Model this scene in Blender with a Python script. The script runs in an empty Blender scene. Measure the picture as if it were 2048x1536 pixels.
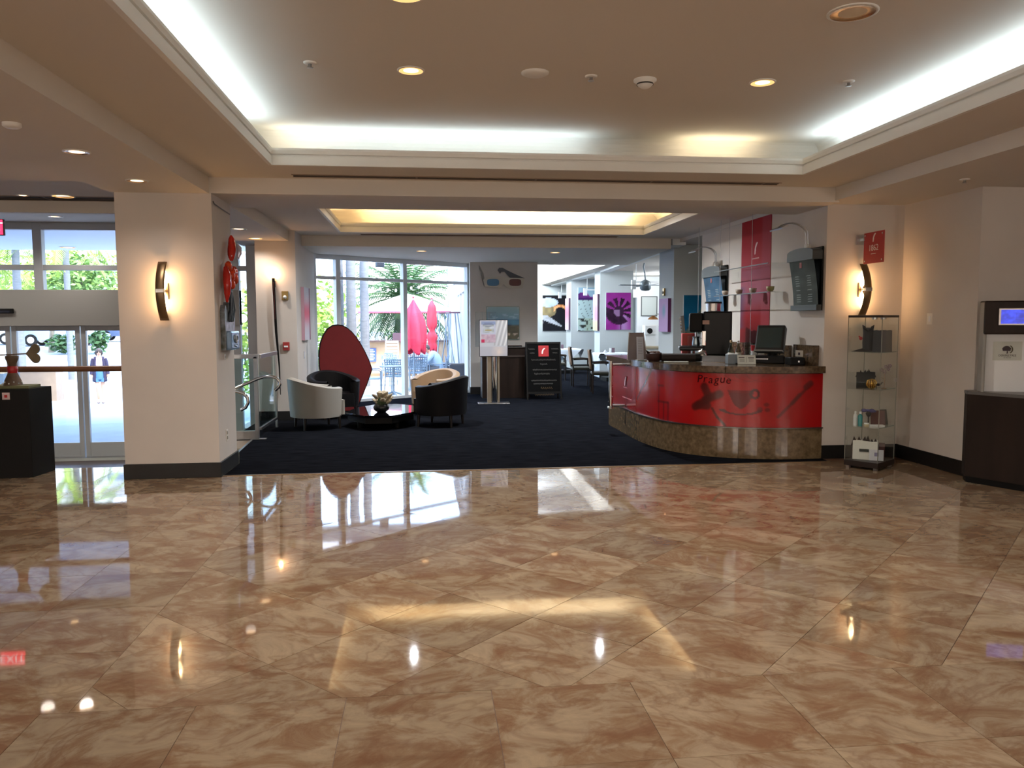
import bpy, bmesh, math, random
from mathutils import Vector, Matrix, Euler
random.seed(7)
SC = bpy.context.scene
COL = SC.collection
pi = math.pi
# ------------------------------------------------------------------ camera
cam_d = bpy.data.cameras.new('camera'); cam = bpy.data.objects.new('camera', cam_d); COL.objects.link(cam)
cam_d.sensor_width = 36.0; cam_d.lens = 1580.0 / 2048 * 36; cam_d.clip_start = .05; cam_d.clip_end = 500
r_ = Vector((0.9938024, -0.1111220, -0.0029332)); d_ = Vector((-0.0117418, -0.0786986, -0.9968293)); f_ = Vector((0.1105388, 0.9906858, -0.0795156))
m = Matrix.Identity(4)
for i in range(3): m[i][0] = r_[i]; m[i][1] = -d_[i]; m[i][2] = -f_[i]
m.translation = Vector((0, 0, 1.58)); cam.matrix_world = m
SC.camera = cam
# ------------------------------------------------------------------ view, world, sun, area lights
SC.view_settings.view_transform = 'Standard'; SC.view_settings.look = 'None'
SC.view_settings.gamma = 1; SC.view_settings.use_curve_mapping = False
SC.view_settings.exposure = 1.45
SC.cycles.max_bounces = 8; SC.cycles.diffuse_bounces = 4; SC.cycles.glossy_bounces = 5
SC.cycles.transmission_bounces = 4; SC.cycles.transparent_max_bounces = 16
SC.cycles.sample_clamp_indirect = 4.0; SC.cycles.use_denoising = True
SC.cycles.caustics_reflective = False; SC.cycles.caustics_refractive = False
SC.cycles.use_adaptive_sampling = True; SC.cycles.adaptive_threshold = 0.02
W = bpy.data.worlds.new('world'); SC.world = W; W.use_nodes = True
nt = W.node_tree; bg = nt.nodes['Background']
sky = nt.nodes.new('ShaderNodeTexSky'); sky.sky_type = 'NISHITA'; sky.sun_disc = False
sky.sun_elevation = math.radians(62); sky.sun_rotation = math.radians(145); sky.dust_density = 2.0; sky.ozone_density = 1.5
nt.links.new(sky.outputs[0], bg.inputs[0]); bg.inputs[1].default_value = 0.95
def lamp(name, kind, loc, energy, color, rot=(0, 0, 0), **kw):
    l = bpy.data.lights.new(name, kind); l.energy = energy; l.color = color
    for k, v in kw.items(): setattr(l, k, v)
    o = bpy.data.objects.new(name, l); COL.objects.link(o); o.location = loc; o.rotation_euler = rot
    return o
sun = lamp('sun', 'SUN', (0, 0, 30), 2.2, (1, .95, .86), angle=math.radians(.6))
sun.rotation_euler = Vector((-.35, .5, -1.0)).to_track_quat('-Z', 'Y').to_euler()
WARM = (1.0, .87, .77); COOL = (.70, .88, 1.0)
def strip(name, p0, p1, energy, color, w=.07, tilt=0):
    # a fluorescent batten lying in a cove, shining up
    a, b = Vector(p0), Vector(p1); d = (b - a).normalized(); up = Vector((0, 0, 1))
    side = d.cross(up).normalized(); n = (up * math.cos(tilt) + side * math.sin(tilt)).normalized()
    rm = Matrix((d, n.cross(d) * -1, -n)).transposed()
    l = lamp(name, 'AREA', (a + b) / 2, energy, color, rm.to_euler(), shape='RECTANGLE', size=(b - a).length, size_y=w)
    return l
TX0, TX1, TY0, TY1 = -1.36, 3.72, -.9, 7.53       # lobby ceiling tray
KX0, KX1, KY0, KY1 = -1.30, 3.67, 9.75, 13.0      # lounge ceiling tray
zc = 3.142
CE = 1.6
strip('cove_lamp', (TX0 - .12, TY0, zc), (TX0 - .12, TY1 - .25, zc), CE * 8, COOL)
strip('cove_lamp', (TX1 + .12, TY0, zc), (TX1 + .12, TY1 - .1, zc), CE * 8, COOL)
strip('cove_lamp', (TX0 + .1, TY1 + .12, zc), (1.6, TY1 + .12, zc), CE * 1.7, COOL)
strip('cove_lamp', (2.55, TY1 + .12, zc), (3.3, TY1 + .12, zc), CE * .55, (1, .86, .6))
strip('cove_lamp', (TX0, TY1 + .1, zc), (TX0 + .3, TY1 + .1, zc), CE * .25, (1, .82, .5))
strip('cove_lamp', (TX0, TY0 - .12, zc), (TX1, TY0 - .12, zc), CE * 5, COOL)
KC = (1, .70, .36)
strip('cove_lamp', (KX0 + .35, KY1 + .12, zc), (.35, KY1 + .12, zc), 3.2, (1, .68, .32))
strip('cove_lamp', (.4, KY1 + .12, zc), (3.5, KY1 + .12, zc), 9, (1, .80, .50))
strip('cove_lamp', (KX0 - .12, KY0, zc), (KX0 - .12, KY1, zc), 5, KC)
strip('cove_lamp', (KX1 + .12, KY0, zc), (KX1 + .12, KY1, zc), 5, KC)
strip('cove_lamp', (KX0, KY0 - .12, zc), (KX1, KY0 - .12, zc), 4, KC)
# unseen point lights added behind the camera as fill
for x, y in ((-6.6, -2.5), (-3.1, -3.4), (.6, -3.8), (6.4, -2.2)): lamp('rear_fill', 'POINT', (x, y, 1.7), 55, WARM, shadow_soft_size=.15)
for x, y in ((2.6, 20.0), (3.0, 24.5), (3.4, 28.5)): lamp('dining_fill', 'POINT', (x, y, 3.3), 125, (.86, .94, 1.0), shadow_soft_size=.2)  # added fill standing in for daylight in the dining room
for x, y in ((-.2, 11.4), (2.6, 11.4)): lamp('lounge_fill', 'SPOT', (x, y, 3.33), 130, (.94, .97, 1), spot_size=2.8, spot_blend=.9, shadow_soft_size=.035)  # fill spots added out of view in the tray to brighten the lounge
for x, y in ((6.6, 18.5), (6.8, 22.8)): lamp('bay_fill', 'POINT', (x, y, 2.75), 26, (.92, .96, 1.0), shadow_soft_size=.15)  # unseen point lights added to brighten the side bays
# ------------------------------------------------------------------ materials
def lin(c):
    if isinstance(c, str):
        c = c.lstrip('#'); c = [int(c[i:i + 2], 16) / 255 for i in (0, 2, 4)]
    return tuple((x / 12.92 if x <= .04045 else ((x + .055) / 1.055) ** 2.4) for x in c)
MATS = {}
def mat(name, col, rough=.6, metal=0.0, var=0.0, scale=8.0, bump=0.0, bscale=60.0, spec=.5, coat=0.0, emit=None, estr=0.0, stretch=(1, 1, 1), col2=None):
    if name in MATS: return MATS[name]
    m = bpy.data.materials.new(name); m.use_nodes = True; t = m.node_tree; n = t.nodes; L = t.links
    p = n['Principled BSDF']; c = lin(col) + (1,)
    p.inputs['Base Color'].default_value = c; p.inputs['Roughness'].default_value = rough
    p.inputs['Metallic'].default_value = metal; p.inputs['Specular IOR Level'].default_value = spec
    p.inputs['Coat Weight'].default_value = coat; p.inputs['Coat Roughness'].default_value = .05
    m.diffuse_color = c
    if var or bump:
        tc = n.new('ShaderNodeTexCoord'); mp = n.new('ShaderNodeMapping'); L.new(tc.outputs['Object'], mp.inputs[0]); mp.inputs['Scale'].default_value = stretch
    if var:
        no = n.new('ShaderNodeTexNoise'); no.inputs['Scale'].default_value = scale; no.inputs['Detail'].default_value = 5
        L.new(mp.outputs[0], no.inputs[0])
        cr = n.new('ShaderNodeValToRGB'); cr.color_ramp.elements[0].position = .3; cr.color_ramp.elements[1].position = .7
        if col2: a = lin(col2) + (1,); b = c
        else: a = tuple(max(0, x * (1 - var)) for x in c[:3]) + (1,); b = tuple(min(1, x * (1 + var)) for x in c[:3]) + (1,)
        cr.color_ramp.elements[0].color = a; cr.color_ramp.elements[1].color = b
        L.new(no.outputs[0], cr.inputs[0]); L.new(cr.outputs[0], p.inputs['Base Color'])
    if bump:
        nb = n.new('ShaderNodeTexNoise'); nb.inputs['Scale'].default_value = bscale; nb.inputs['Detail'].default_value = 3
        L.new(mp.outputs[0], nb.inputs[0]); bm_ = n.new('ShaderNodeBump'); bm_.inputs['Strength'].default_value = bump; bm_.inputs['Distance'].default_value = .01
        L.new(nb.outputs[0], bm_.inputs['Height']); L.new(bm_.outputs[0], p.inputs['Normal'])
    if emit:
        p.inputs['Emission Color'].default_value = lin(emit) + (1,); p.inputs['Emission Strength'].default_value = estr
    MATS[name] = m; return m
def glassmat(name, tint='#eef6f4', refl=1.0, ior=1.5):
    m = bpy.data.materials.new(name); m.use_nodes = True; t = m.node_tree; n = t.nodes; L = t.links
    n.remove(n['Principled BSDF']); out = n['Material Output']
    tr = n.new('ShaderNodeBsdfTransparent'); tr.inputs[0].default_value = lin(tint) + (1,)
    gl = n.new('ShaderNodeBsdfGlossy'); gl.inputs['Roughness'].default_value = 0.0; gl.inputs[0].default_value = (1, 1, 1, 1)
    lw = n.new('ShaderNodeLayerWeight'); lw.inputs[0].default_value = .5
    pw = n.new('ShaderNodeMath'); pw.operation = 'POWER'; pw.inputs[1].default_value = 5; L.new(lw.outputs['Facing'], pw.inputs[0])
    mu = n.new('ShaderNodeMath'); mu.operation = 'MULTIPLY_ADD'; mu.inputs[1].default_value = .8 * refl; mu.inputs[2].default_value = .04 * refl; L.new(pw.outputs[0], mu.inputs[0])
    mx = n.new('ShaderNodeMixShader'); L.new(mu.outputs[0], mx.inputs[0]); L.new(tr.outputs[0], mx.inputs[1]); L.new(gl.outputs[0], mx.inputs[2])
    L.new(mx.outputs[0], out.inputs[0]); MATS[name] = m; return m
def emat(name, col, strength):
    m = bpy.data.materials.new(name); m.use_nodes = True; n = m.node_tree.nodes; n.remove(n['Principled BSDF'])
    e = n.new('ShaderNodeEmission'); e.inputs[0].default_value = lin(col) + (1,); e.inputs[1].default_value = strength
    m.node_tree.links.new(e.outputs[0], n['Material Output'].inputs[0]); MATS[name] = m; return m
def colmat(name, rough=.5, spec=.5, emit=0.0, coat=0.0):
    m = bpy.data.materials.new(name); m.use_nodes = True; t = m.node_tree; p = t.nodes['Principled BSDF']
    a = t.nodes.new('ShaderNodeVertexColor'); a.layer_name = 'Col'; t.links.new(a.outputs[0], p.inputs['Base Color'])
    p.inputs['Roughness'].default_value = rough; p.inputs['Specular IOR Level'].default_value = spec; p.inputs['Coat Weight'].default_value = coat
    if emit: t.links.new(a.outputs[0], p.inputs['Emission Color']); p.inputs['Emission Strength'].default_value = emit
    MATS[name] = m; return m
M_WALL = mat('wall_paint', '#cdc7c0', .85, var=.02, scale=3, bump=.06, bscale=220)
M_CEIL = mat('ceiling_paint', '#d8d2c8', .9, bump=.05, bscale=250)
M_TRIM = mat('trim_paint', '#e6e4dd', .55)
M_WHITE = mat('white_paint', '#e8ecee', .7)
M_COOLW = mat('dining_wall_paint', '#b9c0c2', .8)
M_BASE = mat('baseboard_black', '#0c0b0a', .5, bump=.1)
M_ALU = mat('aluminium_frame', '#a9acb0', .45, .35)
M_STEEL = mat('brushed_steel', '#b8b9ba', .3, 1.0)
M_CHROME = mat('chrome', '#dadcdd', .07, 1.0)
M_BRONZE = mat('bronze_metal', '#8a7458', .35, .9)
M_BLACK = mat('black_satin', '#090909', .5, spec=.2)
M_DARKWOOD = mat('dark_wood', '#241a15', .45, spec=.2, var=.35, scale=4, stretch=(2, 2, .25))
M_WOODRAIL = mat('rail_wood', '#7a5238', .4, var=.25, scale=6, stretch=(.3, 3, 3))
M_GLASS = glassmat('clear_glass', '#fbfdfc')
M_WGLASS = glassmat('window_glass', '#fbfdff', .8)
M_GEDGE = mat('glass_edge', '#6f8f86', .15, spec=.8)
M_GRANITE = mat('brown_granite', '#6b5843', .12, var=.4, scale=26, col2='#3d3022', spec=.6)
M_PLINTH = mat('plinth_granite', '#7d6a50', .16, var=.35, scale=18, col2='#52432f', spec=.6)
M_RED = mat('red_gloss', '#b01c22', .3, coat=.2)
M_REDFAB = mat('red_cloth', '#e0395a', .8, var=.08, scale=5)
M_COL = colmat('painted_print', .45)
M_COLM = colmat('painted_matt', .8, .2)
M_COLG = colmat('painted_gloss', .22, .5, coat=.3)
M_TILE = None
def tile_material():
    m = bpy.data.materials.new('polished_marble'); m.use_nodes = True; t = m.node_tree; n = t.nodes; L = t.links; p = n['Principled BSDF']
    tc = n.new('ShaderNodeTexCoord'); oi = n.new('ShaderNodeObjectInfo')
    ad = n.new('ShaderNodeVectorMath'); ad.operation = 'MULTIPLY_ADD'
    cmb = n.new('ShaderNodeCombineXYZ')
    for k, f in enumerate((37.0, 91.0, 53.0)):
        mm = n.new('ShaderNodeMath'); mm.operation = 'MULTIPLY'; mm.inputs[1].default_value = f; L.new(oi.outputs['Random'], mm.inputs[0]); L.new(mm.outputs[0], cmb.inputs[k])
    vr = n.new('ShaderNodeVectorRotate'); vr.rotation_type = 'Z_AXIS'; L.new(tc.outputs['Object'], vr.inputs['Vector'])
    an = n.new('ShaderNodeMath'); an.operation = 'MULTIPLY_ADD'; an.inputs[1].default_value = 1.3; an.inputs[2].default_value = -.5; L.new(oi.outputs['Random'], an.inputs[0]); L.new(an.outputs[0], vr.inputs['Angle'])
    sc = n.new('ShaderNodeVectorMath'); sc.operation = 'MULTIPLY'; sc.inputs[1].default_value = (1.0, 1.45, 1.0); L.new(vr.outputs[0], sc.inputs[0])
    av = n.new('ShaderNodeVectorMath'); av.operation = 'ADD'; L.new(sc.outputs[0], av.inputs[0]); L.new(cmb.outputs[0], av.inputs[1])
    n1 = n.new('ShaderNodeTexNoise'); n1.inputs['Scale'].default_value = 3.4; n1.inputs['Detail'].default_value = 9; n1.inputs['Roughness'].default_value = .68; n1.inputs['Distortion'].default_value = .7; L.new(av.outputs[0], n1.inputs[0])
    cr = n.new('ShaderNodeValToRGB'); e = cr.color_ramp.elements
    e[0].position = .36; e[0].color = lin('#735641') + (1,); e[1].position = .66; e[1].color = lin('#98876f') + (1,)
    x = e.new(.47); x.color = lin('#806a53') + (1,); x = e.new(.54); x.color = lin('#8c7b66') + (1,)
    L.new(n1.outputs[0], cr.inputs[0])
    n2 = n.new('ShaderNodeTexNoise'); n2.inputs['Scale'].default_value = 2.6; n2.inputs['Detail'].default_value = 8; n2.inputs['Distortion'].default_value = 0.8; L.new(av.outputs[0], n2.inputs[0])
    ab = n.new('ShaderNodeMath'); ab.operation = 'SUBTRACT'; ab.inputs[1].default_value = .5; L.new(n2.outputs[0], ab.inputs[0])
    a2 = n.new('ShaderNodeMath'); a2.operation = 'ABSOLUTE'; L.new(ab.outputs[0], a2.inputs[0])
    r2 = n.new('ShaderNodeMapRange'); r2.inputs[1].default_value = 0; r2.inputs[2].default_value = .035; r2.inputs[3].default_value = .38; r2.inputs[4].default_value = 0; L.new(a2.outputs[0], r2.inputs[0])
    mx = n.new('ShaderNodeMixRGB'); mx.inputs[2].default_value = lin('#674a37') + (1,); L.new(r2.outputs[0], mx.inputs[0]); L.new(cr.outputs[0], mx.inputs[1])
    hv = n.new('ShaderNodeHueSaturation'); L.new(mx.outputs[0], hv.inputs['Color'])
    vv = n.new('ShaderNodeMath'); vv.operation = 'MULTIPLY_ADD'; vv.inputs[1].default_value = .26; vv.inputs[2].default_value = .86; L.new(oi.outputs['Random'], vv.inputs[0]); L.new(vv.outputs[0], hv.inputs['Value'])
    L.new(hv.outputs[0], p.inputs['Base Color'])
    p.inputs['Roughness'].default_value = .035; p.inputs['IOR'].default_value = 1.4
    return m
M_TILE = tile_material()
def carpet_material():
    m = bpy.data.materials.new('carpet_weave'); m.use_nodes = True; t = m.node_tree; n = t.nodes; L = t.links; p = n['Principled BSDF']
    tc = n.new('ShaderNodeTexCoord'); mp = n.new('ShaderNodeMapping'); mp.inputs['Scale'].default_value = (1.2, 9, 1); L.new(tc.outputs['Object'], mp.inputs[0])
    no = n.new('ShaderNodeTexNoise'); no.inputs['Scale'].default_value = 3; no.inputs['Detail'].default_value = 6; L.new(mp.outputs[0], no.inputs[0])
    cr = n.new('ShaderNodeValToRGB'); cr.color_ramp.elements[0].position = .35; cr.color_ramp.elements[0].color = lin('#111216') + (1,); cr.color_ramp.elements[1].position = .68; cr.color_ramp.elements[1].color = lin('#1f2126') + (1,)
    L.new(no.outputs[0], cr.inputs[0]); L.new(cr.outputs[0], p.inputs['Base Color']); p.inputs['Roughness'].default_value = .95; p.inputs['Specular IOR Level'].default_value = 0.0
    nb = n.new('ShaderNodeTexNoise'); nb.inputs['Scale'].default_value = 180; L.new(tc.outputs['Object'], nb.inputs[0]); b = n.new('ShaderNodeBump'); b.inputs['Strength'].default_value = .5; L.new(nb.outputs[0], b.inputs['Height']); L.new(b.outputs[0], p.inputs['Normal'])
    return m
M_CARPET = carpet_material()
# ------------------------------------------------------------------ mesh builder
class MB:
    def __init__(s): s.v = []; s.f = []; s.sm = []
    def add(s, vs, fs, smooth=False, mt=None):
        o = len(s.v); s.v += [tuple(mt @ Vector(p)) if mt else tuple(p) for p in vs]
        for f in fs: s.f.append([i + o for i in f]); s.sm.append(smooth)
        return s
    def box(s, x0, x1, y0, y1, z0, z1, mt=None):
        v = [(x, y, z) for z in (z0, z1) for y in (y0, y1) for x in (x0, x1)]
        return s.add(v, [(0, 2, 3, 1), (4, 5, 7, 6), (0, 1, 5, 4), (2, 6, 7, 3), (0, 4, 6, 2), (1, 3, 7, 5)], False, mt)
    def cyl(s, p0, p1, r0, r1=None, n=12, caps=True, smooth=True):
        r1 = r0 if r1 is None else r1; a, b = Vector(p0), Vector(p1); d = (b - a).normalized()
        u = d.orthogonal().normalized(); w = d.cross(u)
        v = []
        for c, r in ((a, r0), (b, r1)):
            for i in range(n): t = 2 * pi * i / n; v.append(c + u * (r * math.cos(t)) + w * (r * math.sin(t)))
        s.add(v, [(i, (i + 1) % n, n + (i + 1) % n, n + i) for i in range(n)], smooth)
        if caps: s.add([v[i] for i in range(n)][::-1], [list(range(n))]); s.add(v[n:], [list(range(n))])
        return s
    def tube(s, pts, r, n=8, closed=False):
        P = [Vector(p) for p in pts]; N = len(P); rs = r if isinstance(r, (list, tuple)) else [r] * N
        up = Vector((0, 0, 1)); v = []; prev = None
        for i in range(N):
            d = (P[min(i + 1, N - 1)] - P[max(i - 1, 0)]).normalized()
            if prev is None: u = d.orthogonal().normalized()
            else: u = (prev - d * prev.dot(d)); u = u.normalized() if u.length > 1e-6 else d.orthogonal().normalized()
            prev = u; w = d.cross(u)
            for k in range(n): t = 2 * pi * k / n; v.append(P[i] + u * (rs[i] * math.cos(t)) + w * (rs[i] * math.sin(t)))
        f = []
        for i in range(N - 1):
            for k in range(n): f.append((i * n + k, i * n + (k + 1) % n, (i + 1) * n + (k + 1) % n, (i + 1) * n + k))
        s.add(v, f, True); s.add(v[:n][::-1], [list(range(n))]); s.add(v[-n:], [list(range(n))]); return s
    def lathe(s, prof, c=(0, 0, 0), n=20, sx=1, sy=1, caps=True, mt=None):
        v = []
        for r, z in prof:
            for i in range(n): t = 2 * pi * i / n; v.append((c[0] + r * sx * math.cos(t), c[1] + r * sy * math.sin(t), c[2] + z))
        f = []
        for j in range(len(prof) - 1):
            for i in range(n): f.append((j * n + i, j * n + (i + 1) % n, (j + 1) * n + (i + 1) % n, (j + 1) * n + i))
        s.add(v, f, True, mt)
        if caps:
            if prof[0][0] > 1e-5: s.add(v[:n][::-1], [list(range(n))], False, mt)
            if prof[-1][0] > 1e-5: s.add(v[-n:], [list(range(n))], False, mt)
        return s
    def ball(s, c, rx, ry=None, rz=None, n=12, k=8, mt=None):
        ry = rx if ry is None else ry; rz = rx if rz is None else rz
        prof = [(max(1e-6, math.sin(pi * j / k)), -math.cos(pi * j / k)) for j in range(k + 1)]
        v = []; f = []
        for r, z in prof:
            for i in range(n): t = 2 * pi * i / n; v.append((c[0] + r * rx * math.cos(t), c[1] + r * ry * math.sin(t), c[2] + z * rz))
        for j in range(k):
            for i in range(n): f.append((j * n + i, j * n + (i + 1) % n, (j + 1) * n + (i + 1) % n, (j + 1) * n + i))
        return s.add(v, f, True, mt)
    def prism(s, poly, z0, z1, mt=None, smooth=False):
        n = len(poly); a = sum(poly[i][0] * poly[(i + 1) % n][1] - poly[(i + 1) % n][0] * poly[i][1] for i in range(n))
        if a < 0: poly = poly[::-1]
        v = [(x, y, z0) for x, y in poly] + [(x, y, z1) for x, y in poly]
        s.add(v, [(i, (i + 1) % n, n + (i + 1) % n, n + i) for i in range(n)], smooth, mt)
        s.add([v[i] for i in range(n)][::-1], [list(range(n))], False, mt); s.add(v[n:], [list(range(n))], False, mt); return s
    def grid(s, fn, nu, nv, smooth=True, flip=False):
        v = [fn(i / nu, j / nv) for j in range(nv + 1) for i in range(nu + 1)]; f = []
        for j in range(nv):
            for i in range(nu):
                q = (j * (nu + 1) + i, j * (nu + 1) + i + 1, (j + 1) * (nu + 1) + i + 1, (j + 1) * (nu + 1) + i); f.append(q[::-1] if flip else q)
        return s.add(v, f, smooth)
    def loopframe(s, prof, x0, x1, y0, y1, inward=True):
        # sweep a profile (offset outward, z) round a rectangle
        v = []; n = len(prof)
        for o, z in prof:
            v += [(x0 - o, y0 - o, z), (x1 + o, y0 - o, z), (x1 + o, y1 + o, z), (x0 - o, y1 + o, z)]
        f = []
        for j in range(n - 1):
            for i in range(4): f.append((j * 4 + i, (j + 1) * 4 + i, (j + 1) * 4 + (i + 1) % 4, j * 4 + (i + 1) % 4))
        return s.add(v, f, False)
    def build(s, name, material, parent=None, bevel=0, loc=None, rot=None, seg=2, **props):
        me = bpy.data.meshes.new(name); me.from_pydata([tuple(p) for p in s.v], [], s.f); me.update()
        me.polygons.foreach_set('use_smooth', s.sm); me.materials.append(material)
        o = bpy.data.objects.new(name, me); COL.objects.link(o)
        if parent: o.parent = parent
        if loc: o.location = loc
        if rot: o.rotation_euler = rot
        if bevel:
            b = o.modifiers.new('bevel', 'BEVEL'); b.width = bevel; b.segments = seg; b.limit_method = 'ANGLE'; b.angle_limit = math.radians(40)
        for k, v in props.items(): o[k] = v
        return o
def tag(o, label, cat, group=None):
    o['label'] = label; o['category'] = cat
    if group: o['group'] = group
    return o
def thing(name, label, cat, loc=(0, 0, 0), rz=0, group=None):
    o = bpy.data.objects.new(name, None); COL.objects.link(o); o.location = loc; o.rotation_euler = (0, 0, rz); o.empty_display_size = .1
    return tag(o, label, cat, group)
def struct(name, mb, m, parent=None, **kw):
    o = mb.build(name, m, parent, **kw)
    if not parent: o['kind'] = 'structure'
    return o
def sgroup(name):
    o = bpy.data.objects.new(name, None); COL.objects.link(o); o['kind'] = 'structure'; return o
def dup(root, loc, rz=None, label=None, group=None):
    r = root.copy(); COL.objects.link(r); r.location = loc
    if rz is not None: r.rotation_euler = (0, 0, rz)
    if label: r['label'] = label
    if group: r['group'] = group
    for ch in list(root.children):
        c = ch.copy(); COL.objects.link(c); c.parent = r
        for g in list(ch.children):
            d = g.copy(); COL.objects.link(d); d.parent = c
    return r
def paint(name, w, h, nu, nv, fn, parent=None, loc=(0, 0, 0), rot=(0, 0, 0), m=None, pos=None):
    # a flat printed sheet: colours of the print itself per cell; lies in x (w) and z (h), faces -y
    b = MB()
    if pos is None: pos = lambda u, v: ((u - .5) * w, 0, v * h)
    b.grid(pos, nu, nv, True)
    o = b.build(name, m or M_COL, parent, loc=loc, rot=rot)
    at = o.data.color_attributes.new('Col', 'FLOAT_COLOR', 'POINT')
    k = 0
    for j in range(nv + 1):
        for i in range(nu + 1):
            at.data[k].color = lin(fn(i / nu, j / nv)) + (1,); k += 1
    return o
def hexc(h): h = h.lstrip('#'); return [int(h[i:i + 2], 16) / 255 for i in (0, 2, 4)]
def mix(a, b, t): t = max(0, min(1, t)); return [x + (y - x) * t for x, y in zip(a, b)]
def hsh(x, y, s=0):
    v = math.sin(x * 127.1 + y * 311.7 + s * 74.7) * 43758.5453; return v - math.floor(v)
def vnoise(x, y, s=0):
    i, j = math.floor(x), math.floor(y); u, v = x - i, y - j; u = u * u * (3 - 2 * u); v = v * v * (3 - 2 * v)
    a = hsh(i, j, s) * (1 - u) + hsh(i + 1, j, s) * u; b = hsh(i, j + 1, s) * (1 - u) + hsh(i + 1, j + 1, s) * u
    return a * (1 - v) + b * v
def seg(px, py, a, b):
    ax, ay = a; bx, by = b; dx, dy = bx - ax, by - ay; t = max(0, min(1, ((px - ax) * dx + (py - ay) * dy) / (dx * dx + dy * dy + 1e-9)))
    return math.hypot(px - ax - t * dx, py - ay - t * dy)
def text(name, body, size, parent, loc, rot, m, align='CENTER', ext=.0005, shear=0, sx=1):
    c = bpy.data.curves.new(name, 'FONT'); c.body = body; c.size = size; c.align_x = align; c.align_y = 'CENTER'; c.extrude = ext; c.resolution_u = 3; c.shear = shear
    q = bpy.data.objects.new(name, c); COL.objects.link(q); bpy.context.view_layer.update()
    me = bpy.data.meshes.new_from_object(q.evaluated_get(bpy.context.evaluated_depsgraph_get())); bpy.data.objects.remove(q); bpy.data.curves.remove(c)
    me.name = name; me.materials.clear(); me.materials.append(m); o = bpy.data.objects.new(name, me); COL.objects.link(o); o.parent = parent; o.location = loc; o.rotation_euler = rot; o.scale = (sx, 1, 1)
    return o
FACE = (pi / 2, 0, 0)      # upright text read from -y
def scribble(name, parent, x, w, z, h, m, y=-.0065, r=.0028, rot=None, loc=None):
    # handwriting too small to read: a running loop of chalk
    n = max(3, int(w / h * 1.6)); R = random.Random(int(1000 * (x + 3 * z + w))); P = []; k = 0
    for i in range(n * 4 + 1):
        a = i / 4 * 2 * pi; amp = h * .5 * R.uniform(.5, 1)
        P.append((x - w / 2 + w * i / (n * 4) + .12 * h * math.sin(a), y, z + amp * math.sin(a)))
    return MB().tube(P, r, 4).build(name, m, parent, rot=rot, loc=loc)
# ================================================================== STRUCTURE
def sbox(name, x0, x1, y0, y1, z0, z1, m, parent=None, bevel=0):
    return struct(name, MB().box(x0, x1, y0, y1, z0, z1), m, parent, bevel=bevel)
# ---- floor of marble tiles
M_GROUT = mat('floor_grout', '#5d4432', .5)
floor = struct('floor', MB().box(-8, 8.5, -5, 8.97, -.25, -.0035), M_GROUT)
def clip(poly, a, b, c):
    out = []
    for i in range(len(poly)):
        p, q = poly[i], poly[(i + 1) % len(poly)]; dp = a * p[0] + b * p[1] - c; dq = a * q[0] + b * q[1] - c
        if dp <= 0: out.append(p)
        if (dp < 0 < dq) or (dq < 0 < dp): t = dp / (dp - dq); out.append((p[0] + t * (q[0] - p[0]), p[1] + t * (q[1] - p[1])))
    return out
def area(p): return abs(sum(p[i][0] * p[(i + 1) % len(p)][1] - p[(i + 1) % len(p)][0] * p[i][1] for i in range(len(p)))) / 2
TR = random.Random(11)
sqmesh = {}
def tile(poly, key=None):
    cx = sum(p[0] for p in poly) / len(poly); cy = sum(p[1] for p in poly) / len(poly)
    if key and key in sqmesh:
        o = sqmesh[key].copy(); COL.objects.link(o)
    else:
        g = .0013; q = []
        for x, y in poly:
            d = math.hypot(x - cx, y - cy); k = (d - g * 1.4) / d; q.append(((x - cx) * k, (y - cy) * k))
        o = MB().prism(q, -.004, 0).build('tile', M_TILE, floor)
        if key: sqmesh[key] = o
    o.parent = floor; o.location = (cx, cy, TR.uniform(-.0002, .0002))
    o.rotation_euler = (math.radians(TR.gauss(0, .055)), math.radians(TR.gauss(0, .055)), 0)
T = .61; LX, LY = -1.45, 3.27
vis = lambda x, y: y > 1.2 and -.62 * y - 1.1 < x < .80 * y + .6 and x < 6.6 and x > -5.4
# front border and left field laid square
for j in range(-3, 12):
    y0 = LY + j * T; y1 = min(y0 + T, 8.97)
    if y1 - y0 < .05 or y1 < 1.2: continue
    for i in range(-8, 14):
        x0 = -.34 + i * T; x1 = x0 + T
        if j >= 0:
            if i > -2: break
            x1 = LX - (-2 - i) * T; x0 = x1 - T
        if not vis((x0 + x1) / 2, (y0 + y1) / 2): continue
        full = abs(y1 - y0 - T) < 1e-4
        tile([(x0, y0), (x1, y0), (x1, y1), (x0, y1)], 'sq' if full else None)
# central field laid diagonally
s2 = .8627
for i in range(-12, 14):
    for j in range(-6, 20):
        d0 = -2.65 + i * s2; e0 = 5.50 + (j - 6) * s2      # x - y , x + y
        P = [(d0, e0), (d0 + s2, e0), (d0 + s2, e0 + s2), (d0, e0 + s2)]
        poly = [((a + b) / 2, (b - a) / 2) for a, b in P]
        c = clip(clip(clip(poly, -1, 0, -LX), 0, -1, -LY), 0, 1, 8.29)
        c = clip(c, 1, 0, 6.4) if c else c
        if len(c) < 3 or area(c) < .004: continue
        cx = sum(p[0] for p in c) / len(c); cy = sum(p[1] for p in c) / len(c)
        if vis(cx, cy): tile(c, 'dia' if abs(area(c) - T * T) < 2e-3 else None)
# square tiles between the column side and the lower landing
for i in range(3):
    for j in range(3):
        x1 = -2.06 - i * .34; y0 = 8.97 + j * .61
        if j == 2 and i == 0: pass
        tile([(x1 - .34, y0), (x1, y0), (x1, y0 + .61), (x1 - .34, y0 + .61)], 'lan')
sbox('floor_landing', -3.1, -2.05, 8.97, 10.82, -.25, -.0035, M_GROUT)
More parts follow.
